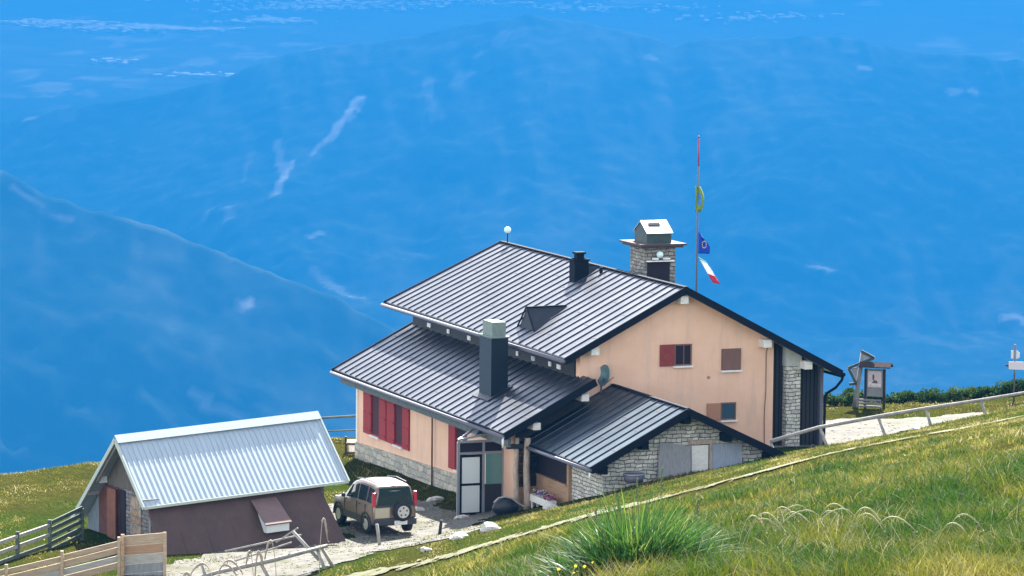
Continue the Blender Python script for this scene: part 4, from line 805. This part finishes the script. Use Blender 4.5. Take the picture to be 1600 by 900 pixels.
def blades(name,x,y,h,wd,lean,tint,matl,parent=None,zoff=0,z=None,az=None,seg=2,droop=1.0):
    n=len(x); z=hillz(x,y)-.01+zoff if z is None else z
    th=rg_.rand(n)*2*np.pi; az=rg_.rand(n)*2*np.pi if az is None else az
    dx,dy=np.cos(az),np.sin(az); ln=lean*h; wx,wy=np.cos(th)*wd/2,np.sin(th)*wd/2
    V=[];K=[]
    for s in range(seg+1):
        t=s/seg; f=t**1.8; cx=x+dx*ln*f; cy_=y+dy*ln*f; cz=z+h*(t-droop*.35*lean*t*t*np.minimum(lean,1.5))
        w=(1-t*.55) if s<seg else 0
        if s<seg: V+= [np.stack([cx-wx*w,cy_-wy*w,cz],-1),np.stack([cx+wx*w,cy_+wy*w,cz],-1)]
        else: V+=[np.stack([cx,cy_,cz],-1)]
    nv=2*seg+1; V=np.stack(V,1).reshape(-1,3); base=np.arange(n)[:,None]*nv
    loops=[];starts=[];per=[]
    q=[]
    for s in range(seg-1): q.append(np.concatenate([base+2*s,base+2*s+1,base+2*s+3,base+2*s+2],1))
    tri=np.concatenate([base+2*seg-2,base+2*seg-1,base+2*seg],1)
    li=np.concatenate([a.ravel() for a in q]+[tri.ravel()]).astype(np.int32)
    nq=n*(seg-1); ls=np.concatenate([np.arange(nq)*4,nq*4+np.arange(n)*3]).astype(np.int32)
    me=bpy.data.meshes.new(name); me.vertices.add(len(V)); me.vertices.foreach_set('co',V.astype(np.float32).ravel()); me.loops.add(len(li)); me.loops.foreach_set('vertex_index',li)
    me.polygons.add(len(ls)); me.polygons.foreach_set('loop_start',ls); me.update(calc_edges=True)
    a=me.attributes.new('tint','FLOAT','POINT'); a.data.foreach_set('value',np.repeat(tint,nv).astype(np.float32))
    me.materials.append(matl); o=bpy.data.objects.new(name,me); col.objects.link(o)
    if parent: o.parent=parent
    return o
M['grass']=grass_mat('meadow_grass',[(0,(.025,.065,.006)),(.3,(.075,.095,.009)),(.55,(.13,.125,.016)),(.8,(.20,.175,.04)),(1,(.32,.28,.12))])
def keep_off(x,y,r=.0,front=1.2):
    k=~(in_yard(x,y)|in_right(x,y)|in_yard(x,y+.5))
    k&=~(in_trail(x,y)|in_trail(x,y+front*.5)|in_trail(x,y+front))
    # inside buildings
    u=(x-HX)*math.cos(A)+(y-HY)*math.sin(A); d=-(x-HX)*math.sin(A)+(y-HY)*math.cos(A)
    k&=~((u>-6.15)&(u<5.6)&(d>.3)&(d<17.8)); k&=~((u>-5.4)&(u<.7)&(d>-5.7)&(d<.6)); k&=~((u>-7.9)&(u<-6)&(d>1.4)&(d<3.8)); k&=~((u>-6.8)&(u<-5.2)&(d>-1.5)&(d<1.5))
    a=.556; l=(x+13.033)*math.cos(a)+(y-126.943)*math.sin(a); n=(x+13.033)*math.sin(a)-(y-126.943)*math.cos(a)
    k&=~((l>.1)&(l<7.2)&(n>-2.9)&(n<3.4))
    return k
def scatter(n,d0,d1,half=.155,pw=1.0):
    # more blades per square metre close to the path the walker stands on
    D=(d0**pw+rg_.rand(n)*(d1**pw-d0**pw))**(1/pw); x=(rg_.rand(n)*2-1)*(half*D+.6); return x,D
def tint_of(x,y,bias=0):
    g=fbm(x*.16,y*.05,4,8); p=fbm(x*1.3,y*.45,4,18); t=.53+(p-.5)*1.7+rg_.randn(len(x))*.16-.28*smoothstep(.56,.70,g)
    # fresh green dip in the meadow on the right
    t-=.12*smoothstep(48,30,y)
    t-=.45*np.exp(-((x-(5.15))/1.0)**2-((y-47)/6)**2); t-=.35*np.exp(-((x-.95)/.6)**2-((y-34)/3)**2)
    return np.clip(t+bias,0,1)
x,y=scatter(430000,24,108,pw=-.35); k=keep_off(x,y)&(x>-.02*y-1.5); x,y=x[k],y[k]
fade=smoothstep(45,100,y); cl=smoothstep(.40,.62,fbm(x*2.6,y*1.1,4,33))
h=(.07+.13*rg_.rand(len(x)))*(1-.2*fade)*(.4+1.15*cl)
h*=1-.6*smoothstep(2.2,.6,polyline_dist(x,y+.7,TRAIL))
near_grass=blades('meadow_grass',x,y,h,np.maximum(.006,y*.00024)*(.7+rg_.rand(len(x))),.3+.9*rg_.rand(len(x)),tint_of(x,y,-.11),M['grass'])
tag(near_grass,'rough olive and green meadow grass on the slope above the trail','grass',kind='stuff')
x,y=scatter(170000,104,152,pw=1.0); k=keep_off(x,y); x,y=x[k],y[k]
h=(.045+.06*rg_.rand(len(x)))*(.6+.9*smoothstep(.4,.65,fbm(x*.9,y*.5,4,35)))
g2=blades('turf_grass',x,y,h,.022+.02*rg_.rand(len(x)),.4+.8*rg_.rand(len(x)),tint_of(x,y,-.06),M['grass'])
tag(g2,'shorter turf around the hut, the shed and the gravel yard','grass',kind='stuff')
# weeds scattered through the gravel
x=rg_.uniform(-13,0,26000); y=rg_.uniform(115,136,26000); k=in_yard(x,y)&(fbm(x*1.1,y*1.1,4,55)>.56); x,y=x[k],y[k]
u=(x-HX)*math.cos(A)+(y-HY)*math.sin(A); k=(u<-6.3); x,y=x[k],y[k]
g4=blades('gravel_weeds',x,y,.03+.06*rg_.rand(len(x)),.02+.015*rg_.rand(len(x)),.5+.8*rg_.rand(len(x)),tint_of(x,y,-.1),M['grass'],zoff=.03)
tag(g4,'sparse weeds growing through the gravel yard','weeds',kind='stuff')
# taller seed stalks
M['straw']=grass_mat('seed_stalks',[(0,(.15,.14,.05)),(.6,(.28,.25,.13)),(1,(.38,.34,.22))],.35)
x,y=scatter(4500,27,100,pw=-.5); k=keep_off(x,y)&(x>-.01*y); x,y=x[k],y[k]
g3=blades('seed_stalks',x,y,(.22+.16*rg_.rand(len(x)))*(1-.4*smoothstep(40,90,y)),np.maximum(.0035,y*.00013),.3+1.0*rg_.rand(len(x)),rg_.rand(len(x)),M['straw'],seg=4)
tag(g3,'thin straw coloured seed stalks standing over the meadow','dry grass',kind='stuff')
# arching pale grass heads, one plant each
def arch(name,x,y,hgt,reach,label,n=3,group=None,w=.006,seed=1,matl='straw_stem'):
    rr=random.Random(seed); z=hz_(x,y); m=MB(); hd=MB()
    for i in range(n):
        s=1 if rr.random()<.75 else -1; r_=reach*(.6+.5*rr.random())*s; H_=hgt*(.75+.35*rr.random()); x0=x+rr.uniform(-.05,.05); pts=[];
        for j in range(12):
            t=j/11; pts.append((x0+r_*t**1.5,y+rr.uniform(-.004,.004)+.05*t*s,z-.02+H_*math.sin(min(t*1.25,1.25)*math.pi*.62)))
        m.tube(pts,[w*(.55 if j<6 else (.9+.9*math.sin((j-5)/6*math.pi))) for j in range(12)],6)
        for j in range(6,12):
            p=Vector(pts[j])
            for q in range(3):
                a=rr.uniform(0,6.3); d=Vector((math.cos(a)*.6,math.sin(a)*.4,-.2+rr.uniform(-.7,.5)))*w*2.2; e=p+Vector((r_*.03*q/5,0,0)); hd.add([e,e+d+Vector((w,0,w)),e+d*1.9,e+d-Vector((w,0,w))],[(0,1,2,3)])
    o=m.build(name,M[matl],None,True); hd.build('seed_head',M[matl],o); return tag(o,label,'grass plant',group)
M['straw_stem']=mat('pale_straw',(.40,.39,.22),.7,trans=.3); M['brown_stem']=mat('dry_brown_stem',(.30,.24,.18),.8,var=(.42,.36,.28),scale=12)
G_='arching seed heads in the meadow'
for i,(x,D,hh,rr_,lb) in enumerate(((3.05,33,.42,.34,'pale grass head arching low in the middle of the right meadow'),(2.72,31.5,.46,.30,'pale grass head arching just before the pair on the right meadow'),(2.50,37,.34,.30,'slender pale grass head bowing over the upper meadow beside the tussock'),(3.20,40,.30,.24,'small pale grass head bowing highest in the meadow'),(3.45,31,.30,.22,'short pale grass head bent over near the fresh green dip'),(2.1,35,.40,.22,'pale bent grass head just right of the big green tussock'))):
    arch('arching_grass',x,D,hh*1.15,rr_*1.7,lb,n=2+i%2,group=G_,seed=30+i,w=.0044)
# the big tussock
n=3600; a=rg_.rand(n)*2*np.pi; r=np.sqrt(rg_.rand(n))*.30; ck=rg_.randint(0,5,n); TX=np.array([.98,1.24,.72,1.08,.88])[ck]; TY=np.array([30.4,30.7,30.9,31.2,30.2])[ck]
x=TX+r*np.cos(a)*1.2; y=TY+r*np.sin(a); hgt=(.78-.34*(r/.30)**1.3)*np.array([1,.72,.62,.9,.55])[ck]*(.55+.6*rg_.rand(n)); az=a+rg_.randn(n)*.7
M['tuft']=grass_mat('tussock_grass',[(0,(.010,.045,.022)),(.4,(.025,.085,.02)),(.75,(.075,.15,.02)),(.93,(.15,.19,.035)),(1,(.32,.28,.13))],.4,.5)
tf=blades('grass_tussock',x,y,hgt,.009+.008*rg_.rand(n),.15+1.2*(r/.30)*rg_.rand(n)**1.3+.1,np.clip(rg_.rand(n)*.72+.18*(hgt>.5)+.1*rg_.randn(n),0,1),M['tuft'],az=az,seg=5,droop=.8)
tag(tf,'large deep green tussock of long blades in the meadow foreground','tussock')
# thin dark upright stalks in front of the stone wing
for i,(x,D,hh) in enumerate(((.80,34,.62),(.98,34,.72),(1.12,34,.86),(1.30,33.5,.92),(1.62,34,.62))):
    z=hz_(x,D); m=MB().tube([(x,D,z),(x+.01,D,z+hh*.5),(x+.02*(i-2),D,z+hh)],[.0045,.004,.003],5)
    DL=('shortest dark seeded stalk at the left of the tussock','dark seeded stalk second from the left over the tussock','straight tall dark seeded stalk over the middle of the tussock','tallest dark seeded stalk leaning over the tussock','dark seeded stalk standing apart to the right of the tussock')
    o=m.build('dark_stalk',mat('dark_stalk_green',(.10,.14,.05),.8) if i==0 else bpy.data.materials['dark_stalk_green'],None,True)
    s=MB(); 
    for q in range(8): s.ball((x+.02*(i-2)+.006*math.sin(q*2.1),D,z+hh*(.80+.025*q)),.009,6,4,(1,1,1.5))
    s.build('seed_spike',bpy.data.materials['dark_stalk_green'],o); tag(o,DL[i],'stalk','dark stalks above the tussock')
# yellow blossoms
for i,(x,D,lb) in enumerate(((1.75,43,'small cluster of yellow blossoms above the tussock on the slope'),(.52,29.6,'yellow blossom cluster at the lower edge before the tussock'),(-14.8,126.5,'yellow bloom patch in the meadow beside the old rail fence'))):
    m=MB(); rr=random.Random(i); z0=hz_(x,D); sc_=1 if D<60 else 2.4
    for k in range((26,7,22)[i]):
        px=x+rr.gauss(0,.10*sc_);py=D+rr.gauss(0,.25);pz=hz_(px,py)+(.12+.08*rr.random()); a=rr.uniform(0,3); r_=.014*sc_; u=Vector((math.cos(a),math.sin(a),rr.uniform(-.5,.8)))*r_; v_=u.cross(Vector((.2,1,.3))).normalized()*r_; c_=Vector((px,py,pz)); m.add([c_-u,c_+v_,c_+u,c_-v_],[(0,1,2,3)])
    o=m.build('yellow_flowers',mat('yellow_petals',(.70,.50,.03),.7,trans=.3) if i==0 else bpy.data.materials['yellow_petals'],None); tag(o,lb,'flowers','yellow blossoms in the meadow')
# dry weeds before the shed flank
for i,(x,D,hh,rr_,lb) in enumerate(((-9.15,118.8,1.15,-.85,'tall dry weed hooking over to the left before the shed flank'),(-10.2,118.6,.75,.5,'dry weed arching beside the board screen'),(-7.9,118.9,1.2,.35,'branched dry weed in front of the hatch'),(-7.2,118.7,1.5,-.5,'tall bare dry stem crossing the shed flank'),(-8.6,118.6,.6,.7,'low tangled dry weed by the log barrier'),(-5.9,119.0,1.9,.35,'bare dry stem beside the end of the log barrier'))):
    arch('dry_weed',x,D,hh,rr_,lb,n=3 if i not in (3,5) else 1,group='dry weeds along the lower fence',w=.022,seed=60+i,matl='brown_stem')
# ---------------------------------------------------------------- bushes on the crest
M['leaf']=grass_mat('bush_leaves',[(0,(.014,.04,.014)),(.5,(.035,.075,.02)),(1,(.09,.13,.035))],.3,.6)
def bush(x,y,rx,ry,rz_,lb,n=1700,bias=0):
    z=hz_(x,y); root=empty('bush',(x,y,z),0,lb,'bush','low bushes on the crest behind the pole fence')
    c=[(rg_.uniform(-.7,.7)*rx,rg_.uniform(-.7,.7)*ry,rg_.uniform(.25,.75)*rz_,rg_.uniform(.28,.5)) for _ in range(9)]
    P=[]
    for k in range(n):
        cx,cy_,cz,r=c[rg_.randint(9)]; v_=rg_.randn(3); v_/=np.linalg.norm(v_); q=rg_.rand()**.4*r; P.append((cx+v_[0]*q*rx,cy_+v_[1]*q*ry,max(.0,cz+v_[2]*q*rz_*.9)))
    P=np.array(P); u=rg_.randn(n,3); u/=np.linalg.norm(u,axis=1)[:,None]; w_=np.cross(u,rg_.randn(n,3)); w_/=np.linalg.norm(w_,axis=1)[:,None]; s=.045+.05*rg_.rand(n,1)
    V=np.stack([P-u*s*.5,P+w_*s*.45,P+u*s,P-w_*s*.45],1).reshape(-1,3); me=bpy.data.meshes.new('foliage'); me.from_pydata(V.tolist(),[],(np.arange(n)[:,None]*4+np.arange(4)).tolist())
    a=me.attributes.new('tint','FLOAT','POINT'); a.data.foreach_set('value',np.repeat(np.clip(rg_.rand(n)*.9+bias,0,1),4).astype(np.float32)); me.materials.append(M['leaf']); o=bpy.data.objects.new('foliage',me); col.objects.link(o); o.parent=root
    m=MB()
    for k in range(6): 
        cx,cy_,cz,r=c[k]; m.tube([(0,0,-.1),(cx*.4,cy_*.4,cz*.5),(cx,cy_,cz)],[.03,.02,.01],5)
    m.build('branches',M['log'],root)
for (x,y,rx,ry,rz_,lb,b_) in ((x,y,rx,ry,rz_*.82,lb,b_) for (x,y,rx,ry,rz_,lb,b_) in ((12.5,147.5,.75,.6,.62,'small light green bush left of the carved signpost',.25),(13.3,148.3,.7,.6,.8,'dark bush at the foot of the carved signpost',0),(14.3,148.6,.8,.6,.55,'low dark bush behind the notice board',0),(15.4,148.6,.9,.7,.66,'rounded dark bush just right of the notice board',0),(16.5,148.8,1.0,.7,.72,'wide bush halfway between the notice board and the hiking signpost',.05),(17.6,149,.9,.7,.62,'olive topped bush short of the hiking signpost',.3),(18.5,148.6,.8,.7,.55,'dark low bush just left of the hiking signpost',0),(19.5,148.4,.9,.7,.85,'tall dark bush behind the hiking signpost',0),(20.7,148.6,1.0,.7,.7,'dark bush at the far right end of the crest',.1),(-6.0,117.6,.4,.3,.2,'leafy yellow green weed clump below the log barrier',.6))):
    bush(x,y,rx,ry,rz_,lb,bias=b_)
# small stones strewn over the gravel
x=rg_.uniform(-13,1,9000); y=rg_.uniform(116,137,9000); k=in_yard(x,y)&(rg_.rand(9000)<.35); x,y=x[k],y[k]; x=np.concatenate([x,rg_.uniform(10.5,15.5,160)]); y=np.concatenate([y,rg_.uniform(136,142,160)])
u=(x-HX)*math.cos(A)+(y-HY)*math.sin(A); k=(u<-6.3)|(x>9); x,y=x[k],y[k]; z=hillz(x,y)+.03; m=MB()
for a_,b_,c_ in zip(x,y,z):
    r_=.02+.05*random.random()**3; m.ball((a_,b_,c_),r_,5,3,(1.2,.9,.6))
o=m.build('pebbles',mat('pebble_limestone',(.30,.28,.25),.9,var=(.12,.115,.10),scale=1.3),None); tag(o,'loose pebbles strewn over the gravel yard','pebbles',kind='stuff')
# loose limestone
random.seed(5)
M['rock']=mat('pale_limestone',(.58,.55,.48),.9,var=(.38,.36,.32),scale=4,bump=.02)
RL=[('flat pale stone where the footpath meets the yard',(-1.6,121.2,.34)),('larger pale stone beside the footpath below the porch',(-.6,120.6,.40)),('small round stone on the grass verge of the yard',(-2.6,119.6,.22)),('grey stone at the corner of the entrance porch',hut(-7.9,.9)[:2]+(.28,)),('pale stone by the foot of the stone wing',hut(-6.6,-4.2)[:2]+(.32,)),('dark flat stone on the gravel terrace',(13.1,137.6,.22)),('small pale boulder at the grass edge of the gravel terrace',(14.6,138.4,.26)),('pale stone lying between the car and the annex wall',hut(-8.6,3.4)[:2]+(.3,)),('low broad stone against the annex wall base',hut(-7.4,5.0)[:2]+(.34,)),('mossy stone in the grass behind the car',hut(-8.0,9.0)[:2]+(.3,)),('chalky stone at the bottom corner of the board screen',(-10.1,119.9,.26))]
for lb,(x,y,r) in RL:
    m=MB().ball((0,0,0),1,10,7); ph=random.random()*9
    m.v=[tuple(c*(1+.22*math.sin(3*v_[0]+ph+2*v_[2])+.14*math.sin(5*v_[1]-ph)) for c in v_) for v_ in m.v]
    o=m.build('stone',M['rock'],None); o.location=(x,y,hz_(x,y)+r*.12); o.scale=(r,r*.8,r*.45); o.rotation_euler=(0,0,ph); tag(o,lb,'stone','loose stones around the hut')
